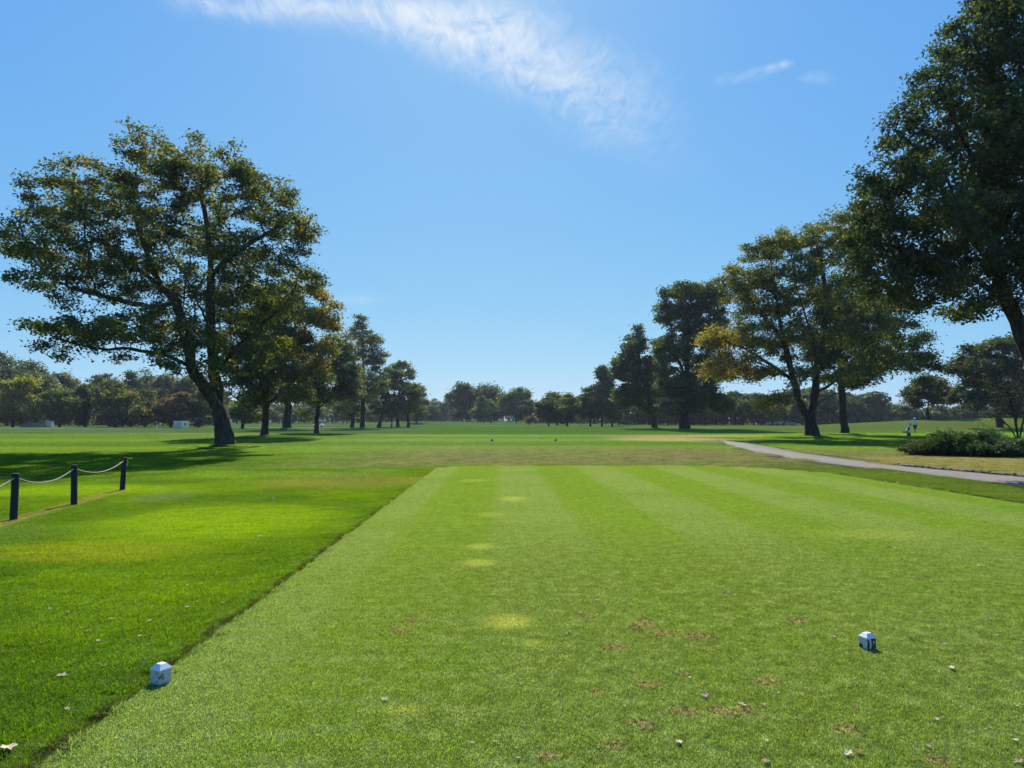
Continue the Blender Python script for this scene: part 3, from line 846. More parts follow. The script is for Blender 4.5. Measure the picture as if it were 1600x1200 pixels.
    px_tree('lime_tree', 'rounded green tree with twin trunks, right of the feathery tree', 592, 165, [[(592, 667, 0), (596, 650, 0), (602, 630, 0), (606, 600, 0)], [(594, 660, 0), (588, 645, 0), (586, 630, 0)]],
        [(606, 598, 22, 26, 0, 4, .04), (598, 632, 26, 16, 0, 4, .08), (582, 620, 16, 18, 0, 4, .05)], 'far', 450, .8, 1.4, 8000, .48, 22, .55, spread=.6)
    px_tree('lime_tree', 'tallish tree with pale yellow tufts in the left row', 622, 175, [[(622, 666, 0), (622, 645, 0), (624, 610, 0), (628, 575, 0)]],
        [(628, 576, 20, 16, 0, 3, .03), (617, 592, 16, 20, 0, 4, .05), (632, 606, 17, 13, 0, 4, .5), (622, 630, 20, 16, 0, 4, .15), (640, 585, 9, 12, 0, 2, .02)], 'far', 450, .8, 1.3, 7500, .48, 23, .5, spread=.55)
    px_tree('lime_tree', 'green tree near the right end of the left row', 638, 168, [[(638, 667, 0), (638, 648, 0), (640, 620, 0), (643, 605, 0)]],
        [(643, 612, 16, 16, 0, 4, .2), (640, 634, 20, 14, 0, 4, .25), (650, 625, 12, 14, 0, 3, .05)], 'far', 350, .8, 1.4, 6000, .46, 24, .45, spread=.55)
    px_tree('lime_tree', 'small dark tree at the very end of the left row', 651, 215, [[(651, 662, 0), (651, 650, 0), (653, 630, 0), (655, 610, 0)]],
        [(655, 609, 12, 11, 0, 3, .02), (656, 630, 13, 14, 0, 4, .03), (652, 645, 10, 8, 0, 3, .05), (663, 618, 6, 5, 0, 2, 0)], 'far', 300, .9, 1.5, 5000, .55, 25, .4, spread=.6)
    px_tree('maple_tree', 'thin rusty tree between the trunks of the left row', 612, 172, [[(612, 667, 0), (612, 650, 0), (611, 640, 0)]],
        [(612, 644, 16, 8, 0, 3, .5), (618, 638, 12, 8, 0, 3, .3)], 'rust', 160, .8, 1.4, 2200, .46, 26, .35, spread=.55)
    # right background
    px_tree('maple_tree', 'small bronze-topped tree on the mound behind the golfer', 1450, 125, [[(1450, 657, 0), (1449, 645, 0), (1452, 620, 0), (1455, 595, 0)], [(1450, 650, 0), (1440, 636, 0), (1432, 626, 0)], [(1450, 646, 0), (1462, 628, 0), (1470, 615, 0)]],
        [(1438, 612, 24, 18, 0, 4, .12), (1468, 618, 26, 16, 0, 4, .1), (1455, 592, 18, 12, 0, 3, .3), (1428, 630, 16, 8, 0, 3, .05), (1470, 600, 16, 12, 0, 3, .3)], 'oak', 500, .7, 1.2, 9500, .4, 27, .4, spread=.5)
    px_tree('oak_tree', 'big domed grey-green tree at the right edge behind the junipers', 1560, 105, [[(1560, 662, 0), (1560, 640, 0), (1562, 610, 0), (1565, 570, 0)], [(1560, 640, 0), (1530, 610, 0), (1515, 590, 0)], [(1561, 630, 0), (1590, 600, 0), (1605, 580, 0)]],
        [(1552, 550, 46, 26, 0, 5, .05), (1522, 575, 36, 26, 0, 5, .08), (1590, 585, 46, 46, 0, 6, .03), (1502, 608, 22, 22, 0, 4, .12), (1590, 540, 36, 20, 0, 4, .02), (1550, 600, 40, 26, 0, 5, .05), (1630, 570, 40, 40, 0, 5, .02), (1512, 632, 26, 12, -2, 3, .05), (1556, 630, 36, 14, -3, 3, .05), (1600, 628, 34, 18, -3, 3, .03)],
        'oak', 1500, .65, 1.1, 42000, .37, 28, .55, void=5, spread=.5, holes=[(1565, 545, 4, 6), (1510, 590, 5, 4), (1585, 575, 5, 4)])

# ---- far trees, each grown on its own
def far_tree(name, label, px, D, top, bot, w, pal, n_leaf, leaf, seed, group=None, turn=.06, trunk=.35, stems=1, cat='tree', base_py=None):
    """px column, D metres ahead, top/bot rows of the crown, w its width in photo pixels"""
    g = np.random.default_rng(seed)
    k = D / F
    bx = gx(px, D); bz = float(ground_z(bx, D)); base = np.array([bx, D, bz])
    h = bot - top
    bl = []
    nb = 6 if w > 22 else 4
    for q in range(nb):
        v = (q + .5) / nb
        cy = top + h * (.16 + .68 * v)
        half = w * .58 * (1 - (abs(v - .60) * 1.2) ** 2.4)
        cx = px + (g.random() - .5) * .9 * half
        bl.append(dict(c=at(cx, cy, D + (g.random() - .5) * half * k), r=np.array([half * .92 * k, half * .92 * k, h * .21 * k]), t=turn))
    ztop = at(px, top + h * .35, D)
    tp = [np.array([bx, D, bz - .2]), base + np.array([0, 0, (at(px, bot, D)[2] - bz) * .9]), ztop]
    pts = []
    for a, b in zip(tp[:-1], tp[1:]):
        m = max(2, int(np.linalg.norm(b - a) / .9))
        pts += [a + (b - a) * q / m for q in range(m)]
    pts.append(tp[-1])
    return tree(name, label, cat, base, [(np.array(pts), None)], bl, pal, 260, .9, 1.4, int(n_leaf * 1.5), leaf * 1.15, seed, trunk, group=group, spread=max(.6, w * k * .085), up=.2)

def build_far_trees():
    s = 100
    # woodland edge on the left, front rank told apart
    L = [('lime_tree', 'sunlit yellow-green tree at the far left edge of the wood', 22, 160, 585, 664, 72, 'yellow', 9000, .5, .25),
         ('willow_tree', 'drooping grey tree right of the yellow-green one at the far left', 66, 168, 572, 662, 50, 'grey', 7000, .5, .02),
         ('lime_tree', 'low olive tree overhanging the white cottage', 95, 158, 600, 664, 46, 'fargreen', 6500, .48, .12),
         ('lime_tree', 'dark tree left of the broad brownish-green tree in the left wood', 135, 162, 592, 664, 40, 'dark', 6000, .48, .05),
         ('plane_tree', 'broad brownish-green tree in the middle of the left wood', 182, 155, 592, 666, 66, 'plane', 9500, .46, .10),
         ('maple_tree', 'reddish rusty tree behind the small pale shed', 268, 158, 612, 664, 46, 'rust', 6000, .46, .15),
         ('lime_tree', 'mid green tree between the brownish-green and rusty trees', 228, 166, 602, 664, 36, 'far', 5200, .48, .05),
         ('lime_tree', 'dark tree just left of the leaning plane trunk in the left wood', 312, 160, 606, 664, 44, 'far', 6000, .48, .05),
         ('lime_tree', 'light green tree seen low between the first two trunks of the left row', 380, 140, 622, 658, 50, 'fargreen', 5000, .45, .12)]
    for (nm, lb, px, D, top, bot, w, pal, nl, lf, tn) in L:
        s += 1; far_tree(nm, lb, px, D, top, bot, w, pal, nl, lf, s, turn=tn, trunk=.35)
    # taller rank behind them
    for (px, top, w) in [(-30, 548, 60), (12, 543, 60), (50, 556, 56), (110, 575, 50), (160, 578, 46), (205, 580, 50), (243, 572, 56), (290, 585, 50), (335, 590, 46)]:
        s += 1
        far_tree('woodland_tree', 'tall hazy tree in the back rank of the left-hand wood', px, 205 + (s * 7) % 25, top, 650, w, ['far', 'dark', 'grey'][s % 3], 5500, .62, s, group='back rank of the left wood', trunk=.4)
    # screen seen under the left row
    for px in range(352, 668, 21):
        s += 1
        far_tree('woodland_tree', 'dim tree of the low wood seen between the trunks of the left row', px + (s % 5) - 2, 290 + (s * 11) % 40, 628 + (s * 5) % 9, 657, 30, ['far', 'dark'][s % 2], 2400, .8, s, group='low wood behind the left row', trunk=.3)
    # centre group
    Cn = [('oak_tree', 'tallest dark tree at the left of the central clump', 722, 300, 594, 657, 44, 'dark', 8000, .75),
          ('oak_tree', 'broad dome-topped dark tree in the middle of the central clump', 768, 310, 597, 657, 60, 'dark', 9000, .75),
          ('lime_tree', 'leafy tree forming the right shoulder of the central clump', 806, 290, 604, 657, 48, 'fargreen', 8000, .72),
          ('lime_tree', 'lower rounded green tree at the front of the central clump', 756, 275, 618, 658, 32, 'fargreen', 5000, .68),
          ('lime_tree', 'small bushy tree filling the right foot of the central clump', 826, 280, 620, 659, 22, 'far', 3000, .68),
          ('maple_tree', 'small pinkish-red tree right of the central clump', 828, 200, 651, 661, 12, 'rust', 900, .4),
          ('maple_tree', 'dark round tree on two thin trunks, right of the red one', 857, 185, 618, 660, 36, 'dark', 6000, .5),
          ('lime_tree', 'taller brownish tree behind the dark round one', 870, 215, 608, 655, 30, 'far', 4000, .6),
          ('lime_tree', 'olive tree with slender trunk in the right-centre group', 886, 185, 611, 658, 36, 'fargreen', 6000, .5),
          ('lime_tree', 'thin yellowish tree left of the tall right-centre tree', 906, 190, 615, 659, 22, 'yellow', 3500, .5),
          ('oak_tree', 'tall spiky-topped tree in the right-centre group', 940, 180, 568, 655, 36, 'dark', 8000, .52),
          ('lime_tree', 'shorter dark tree leaning on the tall right-centre tree', 922, 183, 598, 658, 30, 'dark', 5000, .5),
          ('lime_tree', 'shaggy low tree right of the tall right-centre tree', 956, 182, 606, 658, 30, 'far', 5000, .5)]
    for (nm, lb, px, D, top, bot, w, pal, nl, lf) in Cn:
        s += 1; far_tree(nm, lb, px, D, top, bot, w, pal, nl, lf, s, turn=.05, trunk=.32)
    for px in range(664, 716, 11):
        s += 1
        far_tree('woodland_tree', 'pale misty tree of the farthest wood left of the central clump', px, 400 + (s * 7) % 30, 622 + (s * 3) % 9, 658, 26, 'grey', 2600, 1.0, s, group='farthest wood, left of centre', trunk=.3)
    # right: the long wood behind the plane trees
    for px in range(966, 1340, 15):
        s += 1
        far_tree('woodland_tree', 'dark slender-trunked tree of the long wood behind the right-hand trees', px + (s * 3) % 7 - 3, 212 + (s * 13) % 36, 606 + (s * 7) % 18, 651, 30 + (s % 3) * 5, ['dark', 'far', 'dark'][s % 3], 3600, .62, s, group='long wood behind the right-hand trees', trunk=.26)
    for px in range(1345, 1640, 24):
        s += 1
        far_tree('woodland_tree', 'dim tree of the wood beyond the mound and the golfer', px + (s * 3) % 9 - 4, 250 + (s * 13) % 50, 630 + (s * 5) % 12, 655, 36, ['far', 'dark'][s % 2], 3000, .8, s, group='wood beyond the mound', trunk=.3)

def build_distant_wood():
    """unbroken woodland far behind everything: one mass of leaf sprays"""
    g = np.random.default_rng(77)
    Cs = []; cols = []
    def belt(x0, y0, x1, y1, hmin, hmax, depth, n):
        t = g.random(n); L = math.hypot(x1 - x0, y1 - y0)
        x = x0 + (x1 - x0) * t; y = y0 + (y1 - y0) * t + (g.random(n) - .5) * depth
        s = t * L
        prof = .5 + .22 * np.sin(s * .11 + x0) + .16 * np.sin(s * .27 + 2 + x0) + .12 * np.sin(s * .61 + y0)
        h = hmin + (hmax - hmin) * np.clip(prof, 0, 1)
        z = h * g.random(n) ** .75
        Cs.append(np.stack([x, y, ground_z(x, y) + z], -1))
        f = np.clip(.4 + .3 * g.normal(size=n), 0, 1)[:, None]
        cols.append(np.array(PAL['far'][0]) * (1 - f) + np.array(PAL['far'][1]) * f)
    belt(-260, 215, -95, 240, 9, 15, 10, 26000)
    belt(-130, 345, -50, 430, 8, 12, 14, 12000)
    belt(-75, 450, 40, 450, 9, 14, 14, 14000)
    belt(10, 330, 70, 262, 7, 13, 12, 15000)
    belt(38, 262, 130, 258, 8, 13, 10, 20000)
    belt(110, 330, 260, 270, 4, 9, 12, 20000)
    C = np.concatenate(Cs); col = np.concatenate(cols)
    V, Fl, Tt, cl = leaf_mesh(C, 1.15, g, col, .2, .8)
    o = mesh_np('distant_wood', V, Fl, Tt, M_LEAF, cols=cl)
    tag(o, 'unbroken far-off woodland closing the view behind all the trees', 'woodland', kind='stuff')

# ------------------------------------------------------------------ world, sun, camera
EXPOSURE = .6
SKYK = 2 ** -EXPOSURE
SUN_EL, SUN_AZ = 41.0, -3.0            # degrees; azimuth measured from straight ahead, negative to the left
def build_light():
    w = bpy.data.worlds.new('World'); SC.world = w; w.use_nodes = True
    nt = w.node_tree; nt.nodes.clear(); N.tree = nt
    sky = N.node('ShaderNodeTexSky', sky_type='NISHITA')
    sky.sun_disc = False; sky.sun_elevation = R(SUN_EL); sky.sun_rotation = R(SUN_AZ)
    sky.altitude = 0; sky.air_density = 1.0; sky.dust_density = .35; sky.ozone_density = 2.2
    # thin cirrus: a layer seen by direction
    d = N(N.node('ShaderNodeTexCoord').outputs['Generated'])
    x, y, z = sep(d)
    iz = 1.0 / nmax(z, .02)
    u, v = x * iz, y * iz
    cb = N.node('ShaderNodeCombineXYZ'); N.put(cb.inputs[0], u); N.put(cb.inputs[1], v)
    P = N(cb.outputs[0])
    big = noise(P, 1.6, 3, .5); mid = noise(P, 5.5, 8, .62, .8)
    fine = noise(vscale(P, (1.0, .35, 1)), 16.0, 8, .68, 1.2)
    def streak(pts, wid):
        best = None
        for (a, b), (w0, w1), (k0, k1) in zip(zip(pts[:-1], pts[1:]), zip(wid[0][:-1], wid[0][1:]), zip(wid[1][:-1], wid[1][1:])):
            ax, ay = a; bx, by = b
            dx, dy = bx - ax, by - ay; L2 = dx * dx + dy * dy
            t = N.m('MULTIPLY', (u - ax) * (dx / L2) + (v - ay) * (dy / L2), 1.0, clamp=True)
            qx = u - ax - t * dx; qy = v - ay - t * dy
            dd = nsqrt(qx * qx + qy * qy) / (t * (w1 - w0) + w0)
            m = sstep(1.0, .1, dd + (mid - .5) * .9 + (big - .5) * .7) * (t * (k1 - k0) + k0)
            best = m if best is None else nmax(best, m)
        return best
    main = streak([(-.75, 1.72), (-.33, 1.74), (-.05, 1.88), (.22, 2.2), (.40, 2.55), (.66, 2.9)], ([.13, .19, .31, .32, .28, .22], [.8, .95, 1.0, .68, .36, .10]))
    wisp = streak([(.63, 2.13), (.70, 2.10), (.765, 2.035)], ([.06, .07, .045], [.35, .5, .85]))
    wisp2 = streak([(.885, 2.11), (.915, 2.13)], ([.07, .06], [.7, .5]))
    wisp3 = streak([(-1.5, 6.2), (-1.2, 6.1)], ([.35, .35], [.35, .35]))
    dens = nmax(nmax(main, wisp * .8), nmax(wisp2 * .8, wisp3))
    cl = dens * (sstep(.36, .80, fine * .62 + mid * .38 + dens * .12) * .75 + dens * sstep(.35, .72, mid) * .26)
    bg = N.node('ShaderNodeBackground'); bg.inputs[1].default_value = 1.0
    # clear-air blue: the raw sky's channels flattened as a phone camera renders them
    sr = N.node('ShaderNodeSeparateColor'); N.tree.links.new(sky.outputs[0], sr.inputs[0])
    r_, g_, b_ = (N(sr.outputs[i]) * .05 for i in range(3))
    cc = N.node('ShaderNodeCombineColor')
    N.put(cc.inputs[0], N.m('POWER', r_ * 2.87, .80) * .338 * SKYK); N.put(cc.inputs[1], N.m('POWER', g_ * 2.174, .52) * .655 * SKYK); N.put(cc.inputs[2], N.m('POWER', b_ * 2.4, .10) * .89 * SKYK)
    skyc = N(cc.outputs[0])
    col = cmix(cl * .85, skyc, (.98 * SKYK, .99 * SKYK, SKYK))
    N.tree.links.new(col.v, bg.inputs[0])
    out = N.node('ShaderNodeOutputWorld'); N.tree.links.new(bg.outputs[0], out.inputs[0])
    ld = bpy.data.lights.new('sun', 'SUN'); ld.energy = 5.0; ld.angle = R(.55); ld.color = (1, .95, .86)
    lo = bpy.data.objects.new('sun', ld); COL.objects.link(lo)
    az, el = R(SUN_AZ), R(SUN_EL)
    to_sun = Vector((math.sin(az) * math.cos(el), math.cos(az) * math.cos(el), math.sin(el)))
    lo.rotation_euler = to_sun.to_track_quat('Z', 'Y').to_euler()
    lo.location = to_sun * 60
    cd = bpy.data.cameras.new('camera'); co = bpy.data.objects.new('camera', cd); COL.objects.link(co)
    cd.sensor_width = 36; cd.lens = F / 1600 * 36; cd.clip_end = 6000; cd.clip_start = .05
    co.location = (0, 0, CAMH); co.rotation_euler = (math.pi / 2 + PITCH, 0, 0)
    SC.camera = co
    vs = SC.view_settings
    vs.view_transform = 'Standard'; vs.look = 'None'; vs.exposure = EXPOSURE; vs.gamma = 1.0; vs.use_curve_mapping = False
    SC.cycles.max_bounces = 8; SC.cycles.transmission_bounces = 4; SC.cycles.transparent_max_bounces = 4
    SC.cycles.use_denoising = True
# ------------------------------------------------------------------ things standing about
def m_path():
    m = new_mat('path_asphalt'); P = pos()
    a = noise(P, 1.1, 4); b = noise(P, 55, 3)
    c = cmix(a, (.150, .127, .100), (.225, .196, .155))
    vo = N.node('ShaderNodeTexVoronoi', feature='DISTANCE_TO_EDGE'); vo.inputs['Scale'].default_value = .9
    wp = N.node('ShaderNodeVectorMath', operation='ADD'); nz = N.node('ShaderNodeTexNoise'); nz.inputs['Scale'].default_value = 2.5
    N.tree.links.new(P.v, nz.inputs['Vector']); N.tree.links.new(P.v, wp.inputs[0]); N.tree.links.new(nz.outputs['Color'], wp.inputs[1])
    N.tree.links.new(wp.outputs[0], vo.inputs['Vector'])
    crack = sstep(.018, .004, N(vo.outputs['Distance']))
    c = cmix(crack * .6, c, (.07, .065, .055))
    c = cmul(c, b * .5 + .75)
    finish(principled(c, .9, .2, bump=b, bstr=.5, bdist=.01))
    return m
def m_paint(name, paint, under, wear):
    """old paint flaking off dark wood"""
    m = new_mat(name); tc = N(N.node('ShaderNodeTexCoord').outputs['Object'])
    f = noise(vscale(tc, (1, 1, .45)), 22, 5, .6, .4)
    worn = sstep(wear - .03, wear + .02, f)
    d = noise(tc, 9, 4)
    p = cmix(d, tuple(c * .75 for c in paint), paint)
    c = cmix(worn, p, under)
    finish(principled(c, .55, .35, bump=f, bstr=.4, bdist=.004))
    return m
def m_wood(name, a, b):
    m = new_mat(name); tc = N(N.node('ShaderNodeTexCoord').outputs['Object'])
    f = noise(vscale(tc, (1, 1, .12)), 30, 5, .65)
    finish(principled(cmix(f, a, b), .85, .2, bump=f, bstr=.6, bdist=.01))
    return m

def build_path():
    ys = np.concatenate([np.arange(8, 30, 1.0), np.arange(30, 58.1, 2)])
    l, r = path_x(ys)
    w = np.random.default_rng(5)
    l = l + w.normal(size=len(ys)) * .05; r = r + w.normal(size=len(ys)) * .05
    end = smooth(50, 58, ys); c = (l + r) / 2; l = l + (c - l) * end * .8; r = r + (c - r) * end * .8
    V = []; Fs = []
    for a, b, y in zip(l, r, ys):
        z0 = float(ground_z((a + b) / 2, y))
        V += [(a, y, z0 - .05), (a + .03, y, z0 + .018), (a + (b - a) * .5, y, z0 + .035), (b - .03, y, z0 + .018), (b, y, z0 - .05)]
    for i in range(len(ys) - 1):
        for k in range(4):
            Fs.append((5 * i + k, 5 * i + k + 1, 5 * i + k + 6, 5 * i + k + 5))
    o = MB().add(V, Fs).build('cart_path', m_path(), smooth_sh=True)
    tag(o, kind='structure')

def build_kerb():
    mt = plain('kerb_stone', (.16, .13, .10), .9, .15, var=.5, nscale=9)
    g = random.Random(4)
    protos = []
    for k in range(4):
        mb = MB().box((0, 0, .045), (.15, .26, .11), bev=.025)
        mb.V = [(x + g.uniform(-.012, .012), y + g.uniform(-.012, .012), z + g.uniform(-.012, .012)) for x, y, z in mb.V]
        protos.append(mb)
    y = 19.6; k = 0; made = {}
    while y < 26.4:
        x = float(path_x(np.array([y]))[1]) + .08
        x2 = float(path_x(np.array([y + .3]))[1]) + .08
        i = k % 4
        if i not in made: o = made[i] = protos[i].build('kerb_stone', mt)
        else: o = made[i].copy(); COL.objects.link(o)
        o.location = (x + g.uniform(-.02, .02), y, float(ground_z(x, y)) - .02 + g.uniform(-.01, .015))
        o.rotation_euler = (g.uniform(-.05, .05), g.uniform(-.06, .06), -math.atan2(x2 - x, .3) + g.uniform(-.08, .08))
        tag(o, 'small rough stone in the low kerb along the right edge of the cart path', 'kerb stone', 'stones of the low path kerb')
        y += .295 + g.uniform(0, .03); k += 1

def build_markers():
    def block(name, s, mat, label, px, py, rz, group, cap_mat=None, D=None):
        Y = D or dist(py); x = gx(px, Y)
        z = 0 if tee_sdf(*to_local(x, Y)) < 0 else float(ground_z(x, Y))
        r = empty(name, (x, Y, z - .004), label, 'tee marker', group, rz)
        b = MB().box((0, 0, .058 * s), (.112 * s, .112 * s, .116 * s), bev=.0).build('body', mat, r, bevel=.004 * s)
        V = []
        for (h, q) in [(.116, .059), (.124, .059), (.158, .030), (.162, .026)]:
            V += [(q * s, q * s, h * s), (-q * s, q * s, h * s), (-q * s, -q * s, h * s), (q * s, -q * s, h * s)]
        Fs = [(4 * k + i, 4 * k + (i + 1) % 4, 4 * k + 4 + (i + 1) % 4, 4 * k + 4 + i) for k in range(3) for i in range(4)] + [(12, 13, 14, 15), (3, 2, 1, 0)]
        MB().add(V, Fs).build('cap', cap_mat or mat, r)
        return r
    A = m_paint('white_paint', (.64, .62, .53), (.06, .07, .055), .60)
    B = m_paint('flaking_white_paint', (.64, .62, .53), (.03, .045, .04), .52)
    Cc = m_paint('white_cap_paint', (.80, .83, .83), (.10, .12, .11), .72)
    block('tee_marker', .76, A, 'cleaner white-painted wooden tee marker near the left edge of the teeing ground', 262, 1067, R(-27), 'white tee markers', Cc)
    block('tee_marker', .70, B, 'peeling white tee marker with big dark flakes, on the right of the teeing ground', 1346, 1013, R(17), 'white tee markers', Cc)
    D = m_paint('dark_paint', (.018, .022, .020), (.05, .05, .04), .7)
    block('tee_marker', 1.2, D, 'left of the two small dark tee markers on the forward tee', 769, 690, .3, 'dark tee markers of the forward tee')
    block('tee_marker', 1.2, D, 'right of the two small dark tee markers on the forward tee', 868, 690, .1, 'dark tee markers of the forward tee')
    block('tee_marker', 2.2, m_paint('green_paint', (.03, .06, .03), (.04, .04, .03), .7), 'small dark green block at the shadow edge in front of the golfer', 1418, 682, .2, None)
    W = m_paint('far_white_paint', (.75, .75, .72), (.3, .3, .28), .75)
    for i, px in enumerate([720, 726, 733, 737]):
        block('tee_marker', 4.0, W, 'pale block in the short row at the foot of the central clump', px, 660, .3 * i, 'pale blocks below the central clump', D=262 + 6 * i)

def build_fence():
    mp = m_wood('dark_post_wood', (.016, .018, .015), (.05, .052, .045)); mc = m_wood('post_end_grain', (.07, .065, .05), (.14, .13, .11))
    mr = plain('rope', (.42, .37, .28), .9, .1, nscale=60)
    pts = [(-7.75, 9.9, .80), (gx(28, 12.0), 12.0, .79), (gx(121, 14.1), 14.1, .80), (gx(195, 17.1), 17.1, .79)]
    root = empty('rope_fence', (pts[1][0], pts[1][1], float(ground_z(pts[1][0], pts[1][1]))), 'low rope fence of dark wooden posts on the left lawn', 'fence')
    o = Vector(root.location)
    lean = [(0, 0), (.01, .0), (-.02, .01), (.035, .01)]
    tops = []
    for (x, y, h), (lx, ly) in zip(pts, lean):
        z = float(ground_z(x, y)) - .03
        b = Vector((x, y, z)) - o; t = b + Vector((lx, ly, h))
        MB().tube([b, b + (t - b) * .5, b + (t - b) * .985, t], [.058, .056, .056, .050], 12).build('post', mp, root, smooth_sh=False)
        MB().tube([t, t + Vector((0, 0, .008))], [.048, .042], 12).build('post_cap', mc, root)
        tops.append(b + (t - b) * .93)
    for a, b in zip(tops[:-1], tops[1:]):
        P = []
        for k in range(17):
            s = k / 16; p = a.lerp(b, s); p.z -= .17 * 4 * s * (1 - s); P.append(p)
        MB().tube(P, .0105, 6).build('rope', mr, root, smooth_sh=True)
    e = tops[-1]
    MB().tube([e + Vector((.06, 0, .02)), e + Vector((.085, -.02, -.06)), e + Vector((.07, -.02, -.14)), e + Vector((.05, 0, -.10))], .011, 6).build('rope_end', mr, root, smooth_sh=True)

LEAVES = [(32, 1169, 1.9), (110, 1056, 1.2), (120, 1108, .8), (117, 957, 1.1), (183, 967, .8), (78, 1005, .8), (165, 1001, .8), (148, 986, .7), (243, 970, .9), (260, 970, .7),
          (300, 949, .9), (205, 901, 1.0), (410, 838, 1.6), (314, 940, .5), (354, 942, .6), (173, 1041, .9), (228, 994, .7), (88, 951, .6), (318, 1005, .8), (121, 1138, .8), (133, 1128, .8),
          (279, 1045, .7), (286, 1050, .5), (222, 1065, .7), (194, 1104, .6), (103, 1147, .7), (143, 1117, .6), (317, 994, .6), (382, 866, .7), (20, 897, 1.0), (253, 911, .6), (300, 914, .6),
          (430, 779, .9), (354, 833, .8), (331, 834, 1.0), (446, 840, .6), (516, 815, .8), (530, 815, .7), (546, 790, .9), (490, 705, 1.1), (587, 708, 2.4), (442, 752, .9),
          (615, 966, .6), (613, 978, .5), (605, 1097, .9), (840, 891, .7), (795, 877, .8), (692, 895, .5), (653, 891, .5), (884, 993, .6), (905, 960, .8), (888, 990, .8), (930, 940, .7),
          (1095, 1090, 1.0), (1055, 1164, .9), (1313, 1182, 1.0), (1330, 1180, .9), (1187, 1195, 1.0), (1474, 1047, 1.1), (1462, 1009, 1.0), (1413, 1000, 1.0), (1383, 855, 1.0), (1391, 858, .8),
          (1440, 904, 1.2), (1520, 886, .9), (1294, 998, .8), (1275, 955, .7), (1267, 960, .6), (1126, 928, .9), (1134, 928, .8), (1095, 927, .6), (1217, 827, .8), (1250, 852, .7), (1326, 787, .8),
          (1388, 788, .7), (1432, 766, .8), (1268, 810, .6), (1510, 762, 1.2), (1514, 766, 1.0), (1503, 768, 1.1), (1376, 757, 1.0), (1530, 796, .8), (1532, 817, .9), (1295, 766, .8),
          (890, 746, .9), (828, 775, .8), (913, 750, .8), (788, 823, .7), (730, 818, .8), (1030, 806, .7), (1600, 1123, 1.1), (1574, 1195, 1.0), (1345, 990, .5), (1422, 893, .7), (1352, 872, .6),
          (1181, 896, .7), (1185, 1105, .7), (1152, 1105, .9), (1160, 1112, .7), (1072, 1062, .5), (960, 1010, .5), (1000, 966, .7), (1218, 830, .7), (668, 840, .7), (560, 870, .6), (470, 915, .6),
          (650, 740, 1.0), (610, 760, .8), (720, 705, 1.2), (900, 712, 1.2), (830, 722, 1.0), (980, 706, 1.1), (1040, 716, 1.0), (560, 735, .9), (500, 770, .8), (370, 760, .9), (280, 850, .6), (160, 870, .6), (60, 870, .6)]
_lr = random.Random(12)
for _k in range(120):
    _py = 720 + 470 * _lr.random() ** 1.3; _px = _lr.uniform(20, 1590)
    if _px > 700 + 300 * _lr.random() or _lr.random() < .5: LEAVES.append((int(_px), int(_py), .32 + .3 * _lr.random()))
def build_leaves():
    g = np.random.default_rng(31); R_ = random.Random(9)
    tan = plain('dry_leaf', (.34, .24, .14), .8, .15, var=.3, nscale=30); pale = plain('pale_dry_leaf', (.50, .40, .27), .8, .15, var=.2, nscale=30)
    rust = plain('rusty_leaf', (.22, .10, .04), .8, .15, var=.4, nscale=30); yel = plain('yellow_leaf', (.52, .38, .06), .8, .15, var=.3, nscale=30)
    protos = {}
    def make(mat, k):
        # lobed outline, curled up at the rim
        n = 15; V = [(0, 0, .002)]
        for i in range(n):
            a = 2 * math.pi * i / n; r = .030 * (1 + .32 * math.cos(5 * a + k)) * (.85 + .3 * g.random())
            x, y = r * math.cos(a), r * math.sin(a) * .8
            V.append((x, y, .004 + 1.7 * abs(y + .006 * k) ** 1.6 * (1 if k % 2 else .8) + g.random() * .006))
        V += [(v[0], v[1], v[2] - .0015) for v in V]
        m = n + 1
        Fs = [(0, 1 + i, 1 + (i + 1) % n) for i in range(n)] + [(m, m + 1 + (i + 1) % n, m + 1 + i) for i in range(n)] + [(1 + i, m + 1 + i, m + 1 + (i + 1) % n, 1 + (i + 1) % n) for i in range(n)]
        return MB().add(V, Fs).build('fallen_leaf', mat)
    for i, (px, py, s) in enumerate(LEAVES):
        Y = dist(py); x = gx(px, Y)
        tee = float(tee_sdf(*to_local(x, Y))) < 0
        q = R_.random(); mat = pale if q < .35 else tan if q < .72 else rust if q < .95 else yel
        if py > 755 and 1498 < px < 1518: mat = yel
        if (px, py) == (587, 708): mat = rust
        if (px, py) in ((32, 1169), (410, 838)): mat = pale
        key = (mat.name, i % 3)
        if key not in protos: o = protos[key] = make(mat, i % 3)
        else: o = protos[key].copy(); COL.objects.link(o)
        z = .014 if tee else float(ground_z(x, Y)) + .030
        o.location = (x, Y, z); o.scale = [s * .74] * 3 if Y < 15 else [s * 1.15] * 3
        o.rotation_euler = (R_.uniform(-.16, .16), R_.uniform(-.16, .16), R_.uniform(0, 6.28))
        if (px, py) == (32, 1169): tag(o, 'largest pale dry leaf, at the lower left corner beside the tee edge', 'leaf')
        elif (px, py) == (410, 838): tag(o, 'big pale curled leaf in the rough, left of the tee edge midway back', 'leaf')
        elif (px, py) == (587, 708): tag(o, 'dark brown clump of leaf lying behind the tee towards the left row of trees', 'leaf')
        elif tee: tag(o, 'small dry leaf lying on the close-mown teeing ground', 'leaf', 'dry leaves scattered on the teeing ground')
        else: tag(o, 'small dry leaf caught in the longer grass around the teeing ground', 'leaf', 'dry leaves in the longer grass')

